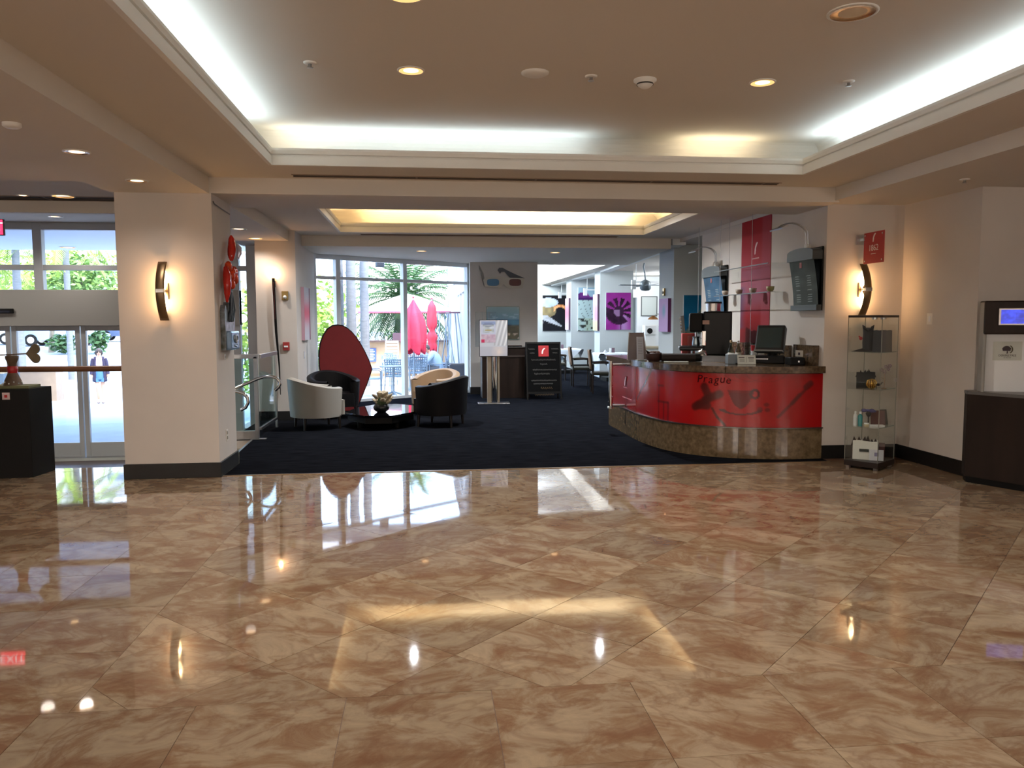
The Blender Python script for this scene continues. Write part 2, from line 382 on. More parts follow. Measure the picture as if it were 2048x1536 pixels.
# ---- carpet
cp = [(-2.06, 8.31), (4.5, 8.36), (4.5, 12.5), (9, 12.5), (9, 30), (1.0, 30), (1.0, 17.45), (-2.05, 15.06), (-2.05, 12.88), (-2.62, 12.88), (-2.62, 10.86), (-2.30, 10.86), (-2.24, 9.8), (-2.06, 9.0)]
struct('carpet', MB().prism(cp, -.2, .004), M_CARPET)
sbox('trim_1', -2.08, 4.5, 8.285, 8.315, -.01, .006, M_BRONZE)
struct('trim_2', MB().prism([(-2.27, 9.78), (-2.24, 9.78), (-2.29, 10.86), (-2.32, 10.86)], -.01, .006), M_STEEL)
# ---- lower entrance hall
M_LOWFLOOR = mat('entrance_mat', '#4a3a2c', .5, var=.2)
sbox('floor_lower', -8, -2.6, 8.97, 14.0, -.95, -.70, M_LOWFLOOR)
st = sgroup('steps')
for k in range(4): struct('step', MB().box(-3.1 - .3 * k - .3, -3.1 - .3 * k, 9.3, 10.84, -.9, -.14 * (k + 1)), mat('step_stone', '#8a6244', .2, var=.15), st, bevel=.006)
# ---- column with sconce, right wall blocks
def wallbox(name, x0, x1, y0, y1, z0=0, z1=3.4, m=None): return sbox(name, x0, x1, y0, y1, z0, z1, m or M_WALL)
wallbox('column', -3.0, -2.08, 8.25, 9.0, 0, 2.86)
bb = MB(); bb.box(-3.015, -2.065, 8.235, 9.015, 0, .152); struct('baseboard_column', bb, M_BASE, bevel=.004)
wallbox('wall_right', 5.42, 8.6, 7.25, 9.0)
wallbox('wall_front', 4.5, 5.42, 8.5, 8.99)
bb = MB(); bb.box(4.5, 5.42, 8.485, 8.5, 0, .152); bb.box(5.405, 5.42, 7.25, 8.5, 0, .152); bb.box(5.405, 8.5, 7.235, 7.25, 0, .152)
struct('baseboard_right', bb, M_BASE)
# shell of the lobby behind the camera
wallbox('wall_far_right', 8.5, 8.7, -5, 7.3); wallbox('wall_back', -8.2, 8.7, -5.2, -5)
wallbox('wall_left', -8.2, -8, -5, 8.97)
wallbox('wall_left_lower', -8.2, -8, 8.97, 14, -.95, 3.4)
# ---- lobby ceiling: tray with cove, soffit, beams
sbox('ceiling', -8.2, 8.7, -5.2, 8.25, 3.36, 3.42, M_CEIL)
def soffit(name, X0, X1, Y0, Y1, hx0, hx1, hy0, hy1, z0=3.01, z1=3.04):
    b = MB(); b.box(X0, X1, Y0, hy0, z0, z1); b.box(X0, X1, hy1, Y1, z0, z1); b.box(X0, hx0, hy0, hy1, z0, z1); b.box(hx1, X1, hy0, hy1, z0, z1)
    return struct(name, b, M_CEIL)
def lip(name, x0, x1, y0, y1):
    pr = [(.03, 3.004), (-.005, 3.004), (-.005, 3.085), (.012, 3.09), (.012, 3.10), (-.004, 3.105), (-.012, 3.135), (-.012, 3.155), (.05, 3.155), (.05, 3.03)]
    return struct(name, MB().loopframe(pr, x0, x1, y0, y1), M_TRIM)
soffit('ceiling_soffit', -2.1, 4.45, -5, 8.26, TX0, TX1, TY0, TY1)
lip('trim_3', TX0, TX1, TY0, TY1)
def traywall(name, x0, x1, y0, y1, o=.34):
    return struct(name, MB().loopframe([(o, 3.03), (o, 3.22)] + [(o - .15 + .15 * math.cos(a), 3.22 + .142 * math.sin(a)) for a in [pi / 2 * k / 6 for k in range(1, 7)]], x0, x1, y0, y1), M_CEIL)
traywall('wall_tray', TX0, TX1, TY0, TY1)
sbox('ceiling_left', -3.05, -2.1, -5, 8.26, 2.85, 3.37, M_CEIL)
sbox('ceiling_far_left', -8.1, -3.05, -5, 8.25, 2.95, 3.37, M_CEIL)
sbox('ceiling_right', 4.45, 8.6, -5, 8.6, 2.87, 3.37, M_CEIL)
sbox('beam_front', -3.0, 4.5, 8.25, 9.25, 2.853, 3.42, M_CEIL)
# unseen block added above the entrance hall to shade the forecourt
sbox('shadow_block', -34, -3.1, 3.0, 13.88, 3.8, 33, M_WALL)
# entrance side
sbox('ceiling_entrance', -8.1, -3.0, 8.25, 10.0, 3.01, 3.42, M_CEIL)
sbox('beam_entrance', -8.1, -3.0, 9.99, 10.05, 2.87, 3.42, M_CEIL)
sbox('ceiling_vestibule', -8.1, -3.0, 10.05, 13.9, 3.2, 3.42, M_CEIL)
sbox('ceiling_passage', -3.0, -2.1, 9.0, 13.9, 2.85, 3.42, M_CEIL)
# lounge ceiling
soffit('ceiling_lounge_soffit', -2.1, 4.5, 9.25, 13.61, KX0, KX1, KY0, KY1)
lip('trim_4', KX0, KX1, KY0, KY1); traywall('wall_lounge_tray', KX0, KX1, KY0, KY1)
sbox('ceiling_lounge', -2.1, 4.5, 9.25, 13.61, 3.36, 3.42, M_CEIL)
struct('beam_far', MB().prism([(-2.1, 13.6), (4.33, 13.6), (4.6, 17.7), (.9, 17.7), (-2.15, 15.25)], 2.835, 3.6), M_CEIL)
# ---- walls of the lounge
wallbox('wall_lounge_left', -2.62, -2.0, 12.9, 15.05, 0, 3.4)
bb = MB(); bb.box(-2.62, -1.99, 12.885, 12.9, 0, .152); bb.box(-2.0, -1.985, 12.885, 15.05, 0, .152); struct('baseboard_lounge_left', bb, M_BASE)
wallbox('wall_lounge_back', 1.0, 2.46, 17.0, 17.65, 0, 2.9)
sbox('baseboard_lounge_back', .985, 2.475, 16.985, 17.0, 0, .16, M_BASE)
wallbox('wall_bar', 4.5, 4.7, 8.99, 12.5, 0, 3.4)
sbox('ceiling_bay', 4.49, 9.1, 9.0, 30, 2.95, 3.5, M_CEIL)
# dining room: fin walls, bulkhead, ceiling
sbox('wall_fin', 4.55, 5.9, 14.1, 15.0, 0, 2.96, M_COOLW)
sbox('wall_fin', 4.85, 5.78, 21.5, 22.2, 0, 2.96, M_COOLW)
sbox('wall_fin', 4.85, 7.6, 25.8, 26.7, 0, 2.96, M_COOLW)
bb = MB()
for a, b_, y in ((4.54, 5.91, 14.09), (4.84, 5.79, 21.49), (4.84, 7.61, 25.79)): bb.box(a, b_, y - .01, y, 0, .14)
struct('baseboard_fin', bb, M_BASE)
struct('beam_bulkhead', MB().prism([(4.36, 13.6), (4.85, 21.5), (4.86, 30), (5.1, 30), (5.09, 21.5), (4.6, 13.6)], 2.9, 3.6), M_WHITE)
sbox('ceiling_dining', .9, 5.1, 17.6, 30.2, 3.55, 3.6, M_WHITE)
sbox('wall_dining_back', .9, 9, 30, 30.2, 0, 3.6, M_COOLW)
sbox('wall_bay_right', 9, 9.2, 8.9, 30.2, 0, 3.1, M_WHITE)
b = MB(); b.box(5.6, 6.38, 24.3, 24.45, 0, 2.96); b.box(6.66, 9, 24.3, 24.45, 0, 2.96); b.box(6.38, 6.66, 24.3, 24.45, 0, .85); b.box(6.38, 6.66, 24.3, 24.45, 2.3, 2.96)
struct('wall_service', b, M_WHITE)
# ---- storefront at the entrance, z measured from the lower floor
def bar(b, x0, x1, z0, z1, y=13.8, d=.06): b.box(x0, x1, y - d, y + d, z0, z1)
W1 = sgroup('window_1')
b = MB()
bar(b, -8, -2.62, 3.08, 3.2); bar(b, -8, -2.62, 2.43, 2.515, d=.05)
for x0, x1 in ((-8, -7.86), (-6.29, -6.15), (-5.0, -4.86), (-3.3, -3.06), (-2.94, -2.62)): bar(b, x0, x1, 2.0 if -7 < x0 < -4 else -.7, 3.19, d=.064)
struct('window_frame', b, M_ALU, W1, bevel=.006)
b = MB(); bar(b, -8, -3.06, 1.52, 2.11, d=.09); struct('door_header', b, mat('header_grey', '#8f8e8b', .5), W1, bevel=.006)
for x0, x1 in ((-7.86, -6.29), (-6.15, -5.0), (-4.86, -3.3), (-3.06, -2.94)):
    for z0, z1 in ((2.515, 3.08), (2.11, 2.43)): struct('pane', MB().box(x0, x1, 13.795, 13.805, z0, z1), M_WGLASS, W1)
struct('pane', MB().box(-3.06, -2.94, 13.795, 13.805, -.6, 2.11), M_WGLASS, W1)
def glassdoor(name, x0, x1):
    r = sgroup(name); b = MB(); y = 13.8
    for a, c in ((x0, x0 + .075), (x1 - .075, x1)): b.box(a, c, y - .03, y + .03, -.66, 1.52)
    b.box(x0 + .075, x1 - .075, y - .028, y + .028, -.66, -.42); b.box(x0 + .075, x1 - .075, y - .028, y + .028, 1.44, 1.52)
    struct('door_frame', b, M_ALU, r, bevel=.004)
    struct('door_pane', MB().box(x0 + .075, x1 - .075, y - .005, y + .005, -.42, 1.44), M_WGLASS, r); return r
for k, (a, c) in enumerate(((-7.85, -6.72), (-6.70, -5.64), (-5.62, -4.5), (-4.48, -3.3))): glassdoor('door_%d' % (k + 1), a, c)
sbox('trim_5', -8, -2.62, 13.6, 13.95, -.70, -.655, M_STEEL)
wallbox('wall_entrance_end', -2.615, -2.5, 12.91, 13.9, -.95, -.01)
# ---- lounge window, set at a slant
A = Vector((-2.06, 15.13, 0)); B = Vector((.985, 17.49, 0)); dv = (B - A); WL = dv.length; wang = math.atan2(dv.y, dv.x)
W2 = sgroup('window_2'); W2.location = A; W2.rotation_euler = (0, 0, wang)
M_LFRAME = mat('lounge_window_frame', '#dfe6ec', .4, .2)
b = MB(); H = 2.84
def lx(px): return px
b.box(0, WL, -.05, .05, 0, .06); b.box(0, WL, -.05, .05, H - .09, H); b.box(0, WL, -.04, .04, 2.375, 2.435)
mull = (0.0, .49, 2.06, WL - .07)
for k, x in enumerate(mull): b.box(x, x + (.07 if k in (0, 3) else .095), -.06, .06, 0, H)
struct('window_frame', b, M_LFRAME, W2, bevel=.006)
ed = [(.07, .49), (.585, 2.06), (2.155, WL - .07)]
for a, c in ed:
    for z0, z1 in ((.06, 2.375), (2.435, H - .09)): struct('pane', MB().box(a, c, -.006, .006, z0, z1), M_WGLASS, W2)
# ---- glass side of the dining room, seen through the lounge window and lighting the dining room
W3 = sgroup('window_3'); b = MB(); x = 1.12
for y in (17.65, 19.1, 20.6, 22.1, 23.6, 25.1): b.box(x - .05, x + .05, y, y + .09, 0, 3.55)
for z0, z1 in ((0, .14), (2.38, 2.46), (3.4, 3.55)): b.box(x - .045, x + .045, 17.65, 25.1, z0, z1)
struct('window_frame', b, M_LFRAME, W3, bevel=.006)
for k, y in enumerate((17.74, 19.19, 20.69, 22.19, 23.69)):
    e = (19.1, 20.6, 22.1, 23.6, 25.1)[k]
    for z0, z1 in ((.14, 2.38), (2.46, 3.4)): struct('pane', MB().box(x - .006, x + .006, y, e, z0, z1), M_WGLASS, W3)
sbox('wall_dining_left', .95, 1.2, 25.19, 30, 0, 3.6, M_WHITE)
# ================================================================== LOBBY THINGS
E_BULB = emat('lit_bulb', '#ffd9a0', 5); E_DISC = emat('lit_lamp_glow', '#ffb874', .62); E_CORE = emat('lit_lamp_core', '#ffd09a', 1.6)
M_REFL = mat('downlight_reflector', '#d8b48c', .25, .8)
# ---- downlights in the ceilings
def downlight(name, label, loc, r, lit, group, power=0, size=1.15, col=WARM):
    t = thing(name, label, 'downlight', loc, 0, group)
    MB().lathe([(r * 1.14, 0), (r * 1.14, -.006), (r, -.008), (r, .001)], n=28, caps=False).build('trim_ring', M_TRIM, t)
    MB().lathe([(r, -.008), (r * .93, -.004), (r * .62, -.003)], n=28, caps=False).build('reflector', E_DISC if lit == 2 else M_REFL, t)
    MB().lathe([(r * .64, -.0035), (0.001, -.003)][::-1], n=20, caps=False).build('lamp_glass', E_CORE if lit else mat('frosted_lens', '#c9b89f', .4), t)
    if power:
        l = lamp('spot_lamp', 'SPOT', (loc[0], loc[1], loc[2] - .03), power, col, (0, 0, 0), spot_size=2.5, spot_blend=.85, shadow_soft_size=.07)
    return t
P = 76
downlight('downlight', 'small lit amber downlight in the tray ceiling, left of the two', (-.067, 5.82, 3.36), .086, 2, 'tray ceiling downlights', P)
downlight('downlight', 'small lit amber downlight in the tray ceiling, right of the two near the right cove', (2.549, 5.84, 3.36), .086, 2, 'tray ceiling downlights', P)
downlight('downlight', 'downlight cut off by the top edge of the photo, in the tray ceiling', (-.079, 4.5, 3.36), .1, 2, 'tray ceiling downlights', P * .7)
downlight('downlight', 'large unlit reflector downlight at the top right of the tray ceiling', (2.496, 4.49, 3.36), .125, 0, 'tray ceiling downlights', 0)
for x in (-.07, 2.5):  # unseen spots without fixtures, added for general lobby light
    for y in (1.6, -2.2): lamp('spot_lamp', 'SPOT', (x, y, 3.0), P * .5, WARM, spot_size=2.5, spot_blend=.85, shadow_soft_size=.1)
for y in (1.5, -2.5):  # more added spots out of view, left and right of the tray
    lamp('spot_lamp', 'SPOT', (-5.2, y, 2.9), P, WARM, spot_size=2.5, spot_blend=.85, shadow_soft_size=.1)
    lamp('spot_lamp', 'SPOT', (6.2, y + 1, 2.8), P, WARM, spot_size=2.5, spot_blend=.85, shadow_soft_size=.1)
downlight('downlight', 'downlight in the lower ceiling strip, nearer of the two before the column', (-2.557, 6.34, 2.85), .085, 1, 'strip ceiling downlights', 22)
downlight('downlight', 'downlight in the lower ceiling strip, close in front of the column', (-2.545, 7.56, 2.85), .085, 1, 'strip ceiling downlights', 9)
downlight('downlight', 'lit amber downlight in the entrance ceiling beside the dark slot', (-4.05, 9.62, 3.01), .11, 2, 'entrance downlights', 26)
downlight('downlight', 'small white downlight at far left of the entrance ceiling', (-4.47, 9.6, 3.01), .06, 1, 'entrance downlights', 12)
downlight('downlight', 'small bright downlight in the vestibule ceiling over the doors', (-5.6, 13.0, 3.2), .09, 1, 'vestibule downlights', 40, col=(1, .9, .8))
lamp('spot_lamp', 'SPOT', (-7.2, 12.6, 3.17), 40, (1, .9, .8), spot_size=2.6, spot_blend=.85, shadow_soft_size=.08)  # extra spot without a fixture, added to brighten the door header
downlight('downlight', 'lit downlight over the passage, before the slim bar lamp', (-2.53, 12.55, 2.85), .1, 2, 'passage downlights', 16)
downlight('downlight', 'thin white slot of a downlight over the glass rail', (-2.5, 11.3, 2.85), .1, 1, 'passage downlights', 10, col=(1, .9, .8))
downlight('downlight', 'lit downlight in the far beam above the lounge window', (-.02, 14.36, 2.835), .085, 2, 'far beam downlights', 80, col=(.95, .97, 1))
downlight('downlight', 'lit downlight in the far beam before the dining room', (2.42, 14.48, 2.835), .085, 2, 'far beam downlights', 100, col=(.95, .97, 1))
# ---- sprinklers, speaker grille, smoke detector
def disc(name, label, cat, loc, prof, m, group=None):
    o = MB().lathe(prof, n=24).build(name, m, loc=loc); return tag(o, label, cat, group)
def sprinkler(label, loc):
    t = thing('sprinkler', label, 'sprinkler', loc, 0, 'ceiling sprinklers')
    MB().lathe([(.045, 0), (.045, -.006), (.03, -.012), (.0, -.012)], n=20, caps=False).build('escutcheon', M_TRIM, t)
    MB().lathe([(.012, -.012), (.012, -.03), (.022, -.034), (.022, -.037), (0, -.037)], n=10, caps=False).build('deflector', M_STEEL, t)
sprinkler('flat pale sprinkler cap at the left of the tray ceiling', (-.756, 5.72, 3.36))
sprinkler('sprinkler with a hanging deflector beside the smoke detector', (1.237, 5.82, 3.36))
sprinkler('faint sprinkler cap right of the right-hand amber downlight', (3.18, 5.75, 3.36))
sprinkler('sprinkler in the lounge ceiling, left one before the lit lounge tray', (-.81, 9.6, 3.01))
sprinkler('sprinkler in the lounge ceiling, right one before the lit lounge tray', (1.96, 9.6, 3.01))
sprinkler('sprinkler in the low right ceiling above the angled wall', (4.968, 6.89, 2.87))
disc('ceiling_speaker', 'round flat speaker grille in the tray ceiling left of the sprinkler', 'speaker', (.819, 5.785, 3.36), [(.1, 0), (.1, -.008), (.075, -.02), (0, -.024)], M_TRIM)
t = thing('smoke_detector', 'white domed smoke detector in the middle of the tray ceiling', 'detector', (1.653, 5.867, 3.36))
MB().lathe([(.085, 0), (.085, -.012), (.06, -.03), (.058, -.04), (.03, -.062), (0, -.066)], n=24).build('housing', M_TRIM, t)
MB().lathe([(.061, -.027), (.062, -.04)], n=24, caps=False).build('vent_ring', mat('detector_slot', '#3b3733', .6), t)
disc('smoke_detector', 'flat white round detector on the left lower ceiling', 'detector', (-2.6, 5.49, 2.85), [(.055, 0), (.055, -.02), (.04, -.03), (0, -.032)], M_TRIM)
# ---- air slots
def vent(label, x0, x1, y, z, w, group='linear air slots'):
    t = thing('air_slot', label, 'vent', ((x0 + x1) / 2, y, z), 0, group); L = (x1 - x0) / 2
    MB().box(-L, L, -w, w, -.004, .0).build('slot', mat('slot_black', '#2a211b', .8), t)
    b = MB(); b.box(-L - .01, L + .01, -w - .012, -w, -.008, 0); b.box(-L - .01, L + .01, w, w + .012, -.008, 0); b.build('flange', mat('slot_flange', '#8d7a68', .6), t)
    b = MB(); b.box(-L, L, -.003, .003, -.008, 0)
    for k in range(1, int(2 * L / 1.2) + 1): b.box(-L + k * 1.2 - .01, -L + k * 1.2 + .01, -w, w, -.007, 0)
    b.build('blade', mat('slot_blade', '#5a4a3e', .5), t)
vent('long dark air slot in the soffit above the lounge opening', -1.25, 3.72, 8.07, 3.01, .05)
vent('dark air slot under the far edge of the lit lounge tray', -1.0, 3.3, 13.35, 3.01, .05)
vent('broad black air slot in the entrance ceiling', -7.9, -3.05, 9.80, 3.01, .15)
# ---- curved wall sconces
def sconce(label, loc, rz, bx):
    t = thing('wall_sconce', label, 'sconce', loc, rz, 'bow-shaped wall sconces')
    # wall is the plane y=0, lamp stands out to -y
    H = .29
    def sh(u, v):
        z = (v - .5) * 2 * H; bow = .115 * (1 - (z / H) ** 2) + .02; x = (u - .5) * .086
        return (x, -bow - .01 * math.cos((u - .5) * pi), z)
    b = MB(); b.grid(sh, 6, 20, True); o = b.build('bowed_shield', M_BRONZE, t)
    s = o.modifiers.new('solid', 'SOLIDIFY'); s.thickness = .004
    MB().box(-.045, .045, -.018, 0, -.08, .08).build('back_plate', M_BRONZE, t, bevel=.004)
    b = MB(); b.cyl((-.02, -.14, 0), (-.02, -.015, 0), .012); b.cyl((.02, -.14, 0), (.02, -.015, 0), .012); b.build('arm', M_CHROME, t)
    MB().box(-.042, .042, -.155, -.135, -.022, .022).build('clasp', M_CHROME, t, bevel=.006)
    for s_ in (-1, 1):
        MB().lathe([(.004, -.1), (.02, -.065), (.03, 0), (.02, .065), (.004, .1)], (bx, -.045, s_ * .115), n=12).build('bulb', E_BULB, t)
    return t
sconce('curved bronze wall sconce with two lit bulbs on the left column', (-2.56, 8.249, 1.885), 0, .022)
sconce('curved bronze wall sconce with lit bulbs above the glass cabinet', (4.93, 8.499, 1.92), 0, -.022)
for x, y, z in ((-2.54, 8.25, 1.885), (4.91, 8.5, 1.92)):
    for s_ in (-1, 1): lamp('sconce_lamp', 'POINT', (x, y - .075, z + s_ * .115), 2.3, (1, .5, .2), shadow_soft_size=.03)
# ---- relief sculpture on the side of the column (wall plane x=-2.08, facing +x)
t = thing('relief_sculpture', 'tall mixed-media relief of red and orange shapes over a blue face, on the column side', 'sculpture', (-2.08, 8.68, 1.285))
M_RG = mat('red_lacquer', '#c42a20', .2, var=.15, scale=12); M_OG = mat('orange_lacquer', '#d4431c', .25, var=.25, scale=20)
b = MB(); b.tube([(.06, .09 - .02 * math.cos(k / 5 * 3), .94 + .27 * k / 8) for k in range(9)], [.015, .03, .04, .044, .044, .04, .036, .03, .01], 10); b.build('red_pod', M_RG, t)
b = MB(); b.tube([(.12, .10, .96), (.135, .11, 1.02), (.135, .115, 1.08), (.12, .11, 1.12)], [.008, .026, .026, .008], 10); b.build('white_pod', mat('pearl_lacquer', '#c9c9e0', .15, .3), t)
R2 = random.Random(3); b = MB()
for k in range(9): b.ball((.07 + R2.uniform(-.02, .03), -.02 + R2.uniform(-.07, .1), .77 + R2.uniform(-.12, .13)), R2.uniform(.03, .05), R2.uniform(.035, .055), R2.uniform(.04, .065), 9, 6)
b.build('orange_cluster', M_OG, t)
b = MB(); b.tube([(.06, -.17, .5), (.07, -.2, .58), (.075, -.2, .68), (.07, -.19, .78), (.05, -.15, .86)], [.012, .03, .04, .04, .02], 10); b.build('red_claw', M_RG, t)
b = MB()
for a_, z0 in ((-.1, .42), (-.02, .46), (.06, .42), (.0, .38)): b.tube([(.05, a_, .3), (.07, a_ + .03, z0), (.06, a_ * .3, .66)], [.02, .014, .012], 7)
b.build('dark_stem', mat('stem_lacquer', '#1c2530', .25), t)
b = MB(); prof = [(-.23, 0), (.18, 0), (.19, .3), (.17, .47), (.12, .40), (.06, .5), (-.02, .42), (-.08, .5), (-.14, .41), (-.2, .47), (-.24, .4)]
b.prism(prof, 0, .05, Matrix(((0, 0, 1, 0), (1, 0, 0, 0), (0, 1, 0, 0), (0, 0, 0, 1)))); b.build('leafy_backing', mat('leaf_lacquer', '#39402f', .35, var=.6, scale=14, col2='#8a93a0'), t)
b = MB(); b.box(.03, .1, -.2, .17, .0, .2); b.build('face_block', mat('blue_lacquer', '#6f8ba8', .2, .3), t, bevel=.02)
b = MB()
for s_ in (-1, 1):
    b.tube([(.105, -.015 + s_ * (.03 + .045 * math.cos(q / 8 * 2 * pi)), .12 + .035 * math.sin(q / 8 * 2 * pi)) for q in range(9)], .007, 6)
b.tube([(.105, -.015, .13), (.112, -.02, .08), (.105, -.015, .07)], .009, 6); b.tube([(.105, -.08, .05), (.108, -.015, .035), (.105, .05, .05)], .008, 6)
b.build('face_relief', mat('silver_relief', '#c4d0da', .2, .6), t)
t = thing('label_card', 'tiny white caption card under the relief on the column side', 'label', (-2.08, 8.6, 1.22))
MB().box(0, .003, -.03, .03, -.035, .02).build('card', M_WHITE, t); MB().box(.003, .004, -.02, .02, -.012, -.006).build('print', M_BLACK, t)
t = thing('power_outlet', 'double power outlet low on the column side', 'outlet', (-2.08, 8.57, .385))
MB().box(0, .006, -.037, .037, -.06, .06).build('plate', M_TRIM, t, bevel=.002)
for z in (-.025, .025): MB().box(.006, .009, -.017, .017, z - .016, z + .016).build('socket', mat('socket_grey', '#8f8878', .5), t)
o = MB().tube([(-2.075, 8.3, 2.78), (-2.07, 8.32, 2.76), (-2.07, 8.6, 2.75), (-2.07, 8.95, 2.74)], .006, 6).build('picture_rail', mat('rail_grey', '#6d6c66', .4, .6)); tag(o, 'thin grey picture rail high on the column side', 'rail')
# ---- pedestal with arrow sculpture
ped = MB(); pp = [(-4.95, 8.4), (-3.985, 8.47), (-3.945, 8.88), (-4.9, 8.9)]; ped.prism(pp, 0, .905)
o = thing('pedestal', 'black box pedestal at the left edge carrying the heart arrow sculpture', 'pedestal')
q = ped.build('plinth_block', M_BLACK, o, bevel=.006)
t = thing('label_card', 'small pink and white caption card on the black pedestal', 'label', (-4.19, 8.445, .84))
MB().box(-.035, .035, -.003, .004, -.035, .035).build('card', mat('card_pink', '#d8c4c6', .6), t); MB().box(-.014, .014, -.0045, -.003, -.015, .012).build('print', M_RED, t)
t = thing('arrow_sculpture', 'carved wooden hourglass figure pierced by a heart-tailed arrow, on the black pedestal', 'sculpture', (-4.22, 8.66, .906))
M_CARV = mat('carved_wood', '#5e4a38', .5, var=.3, scale=12)
MB().box(-.5, .21, -.13, .13, 0, .03).build('base_board', mat('green_wood', '#6d6f4a', .5, var=.2), t, bevel=.005)
MB().lathe([(.09, .03), (.075, .08), (.045, .15), (.03, .2), (.04, .25), (.06, .3), (.062, .33), (0, .345)], n=16).build('body', M_CARV, t)
MB().lathe([(.044, .155), (.05, .18), (.05, .205), (.042, .225)], n=14, caps=False).build('red_sash', M_RED, t)
b = MB()
for k in range(7): a_ = k * .5 - .5; b.ball((.09 * math.cos(a_), -.09 * abs(math.sin(a_)) - .01, .05 + .015 * (k % 2)), .008, n=6, k=4)
b.build('pearl_bead', M_WHITE, t, kind='stuff')
b = MB(); b.cyl((-.3, 0, .33), (.14, 0, .352), .008, .006, 8); b.build('arrow_shaft', M_CARV, t)
hp = []
for k in range(40):
    a_ = 2 * pi * k / 40; hx = 16 * math.sin(a_) ** 3; hy = 13 * math.cos(a_) - 5 * math.cos(2 * a_) - 2 * math.cos(3 * a_) - math.cos(4 * a_)
    hp.append(((hy + 17) / 29 * .145, hx / 16 * .1))
b = MB(); b.prism(hp, -.012, .012, Matrix.Translation((.13, 0, .352)) @ Euler((pi / 2, 0, 0)).to_matrix().to_4x4()); b.build('heart_tail', mat('heart_wood', '#6f6347', .5, var=.2), t, bevel=.004)
# ---- guard rail in front of the entrance steps
t = thing('guard_rail', 'brown wooden handrail on posts in front of the entrance doors', 'railing', (0, 9.06, 0))
b = MB(); b.cyl((-7.9, 0, 1.075), (-3.0, 0, 1.075), .032, n=14); b.build('wood_rail', M_WOODRAIL, t)
for x in (-7.6, -6.3): MB().cyl((x, 0, -.003), (x, 0, 1.06), .018, n=10).build('post', M_STEEL, t)
# ---- door operator sensor, exit sign
t = thing('door_sensor', 'black motion sensor bar over the entrance doors', 'sensor', (-6.95, 13.7, 1.77))
MB().box(-.35, .35, -.04, .0, -.045, .035).build('housing', M_BLACK, t, bevel=.01); MB().box(-.3, .3, -.045, -.039, -.03, 0).build('lens', mat('sensor_lens', '#2c2f3a', .1), t)
t = thing('exit_sign', 'red exit sign hanging at the upper left edge before the doors', 'sign', (-5.33, 10.6, 2.66))
MB().box(-.16, .16, -.02, .02, 0, .2).build('housing', mat('sign_grey', '#4a3b3d', .5), t, bevel=.006)
MB().box(-.15, .15, -.023, -.02, .01, .19).build('lit_face', emat('exit_red', '#ff2a4a', 1.4), t); text('lettering', 'EXIT', .15, t, (0, -.0245, .1), FACE, emat('exit_letters', '#ffe9e9', 1.2))
MB().cyl((.08, 0, -.4), (.08, 0, 0), .004, n=6).build('cord', M_STEEL, t)
# ---- glass display cabinet
cab = thing('display_cabinet', 'tall narrow glass display cabinet with dark top and base at the right wall', 'cabinet', (4.76, 7.95, 0), .63)
M_CABW = mat('cabinet_dark', '#241b18', .4)
w, d = .205, .175
MB().box(-w - .005, w + .005, -d - .005, d + .005, .025, .085).build('base', M_CABW, cab, bevel=.004)
MB().box(-w - .005, w + .005, -d - .005, d + .005, 1.605, 1.63).build('top_panel', M_CABW, cab, bevel=.004)
for k, (x0, x1, y0, y1) in enumerate(((-w, w, -d, -d + .004), (-w, w, d - .004, d), (-w, -w + .004, -d + .006, d - .006), (w - .004, w, -d + .006, d - .006))):
    MB().box(x0, x1, y0, y1, .085, 1.605).build('door' if k == 0 else 'glass_panel', M_GLASS, cab)
b = MB()
for sx in (-1, 1):
    for sy in (-1, 1): b.box(sx * w - .003, sx * w + .003, sy * d - .003, sy * d + .003, .085, 1.605)
b.build('edge_strip', mat('cabinet_edge', '#8f948a', .3, .5), cab)
for sx, sy in ((-1, -1), (1, -1), (-1, 1), (1, 1)): MB().box(sx * (w - .03) - .018, sx * (w - .03) + .018, sy * (d - .03) - .018, sy * (d - .03) + .018, 0, .025).build('foot', M_STEEL, cab)
for x in (-.12, .1): MB().cyl((x, -.06, 1.585), (x, -.06, 1.605), .028, n=14).build('spotlight', M_STEEL, cab)
MB().box(w - .04, w - .01, -d - .012, -d, .92, .96).build('lock', M_STEEL, cab)
SH = (.45, .853, 1.243)
for z in SH:
    g = MB().box(-w + .006, w - .006, -d + .006, d - .006, z - .006, z).build('shelf', M_GLASS, cab)
    b = MB(); b.box(-w + .006, w - .006, -d + .0062, -d + .0085, z - .006, z); b.box(w - .0085, w - .0062, -d + .006, d - .006, z - .006, z); b.build('shelf_edge', M_GEDGE, g)
cm = Matrix.Translation(cab.location) @ Euler((0, 0, -.54)).to_matrix().to_4x4()   # things on the shelves are set facing the room
def inc(x, y, z): return tuple(cm @ Vector((x, y, z)))
def itm(name, label, cat, x, y, z, rz=0, group=None): return thing(name, label, cat, inc(x, y, z), -.54 + rz, group)
M_SUIT = mat('black_cloth', '#17181c', .9, bump=.2, bscale=300); M_GREY = mat('dark_grey_cloth', '#2d2f33', .9)
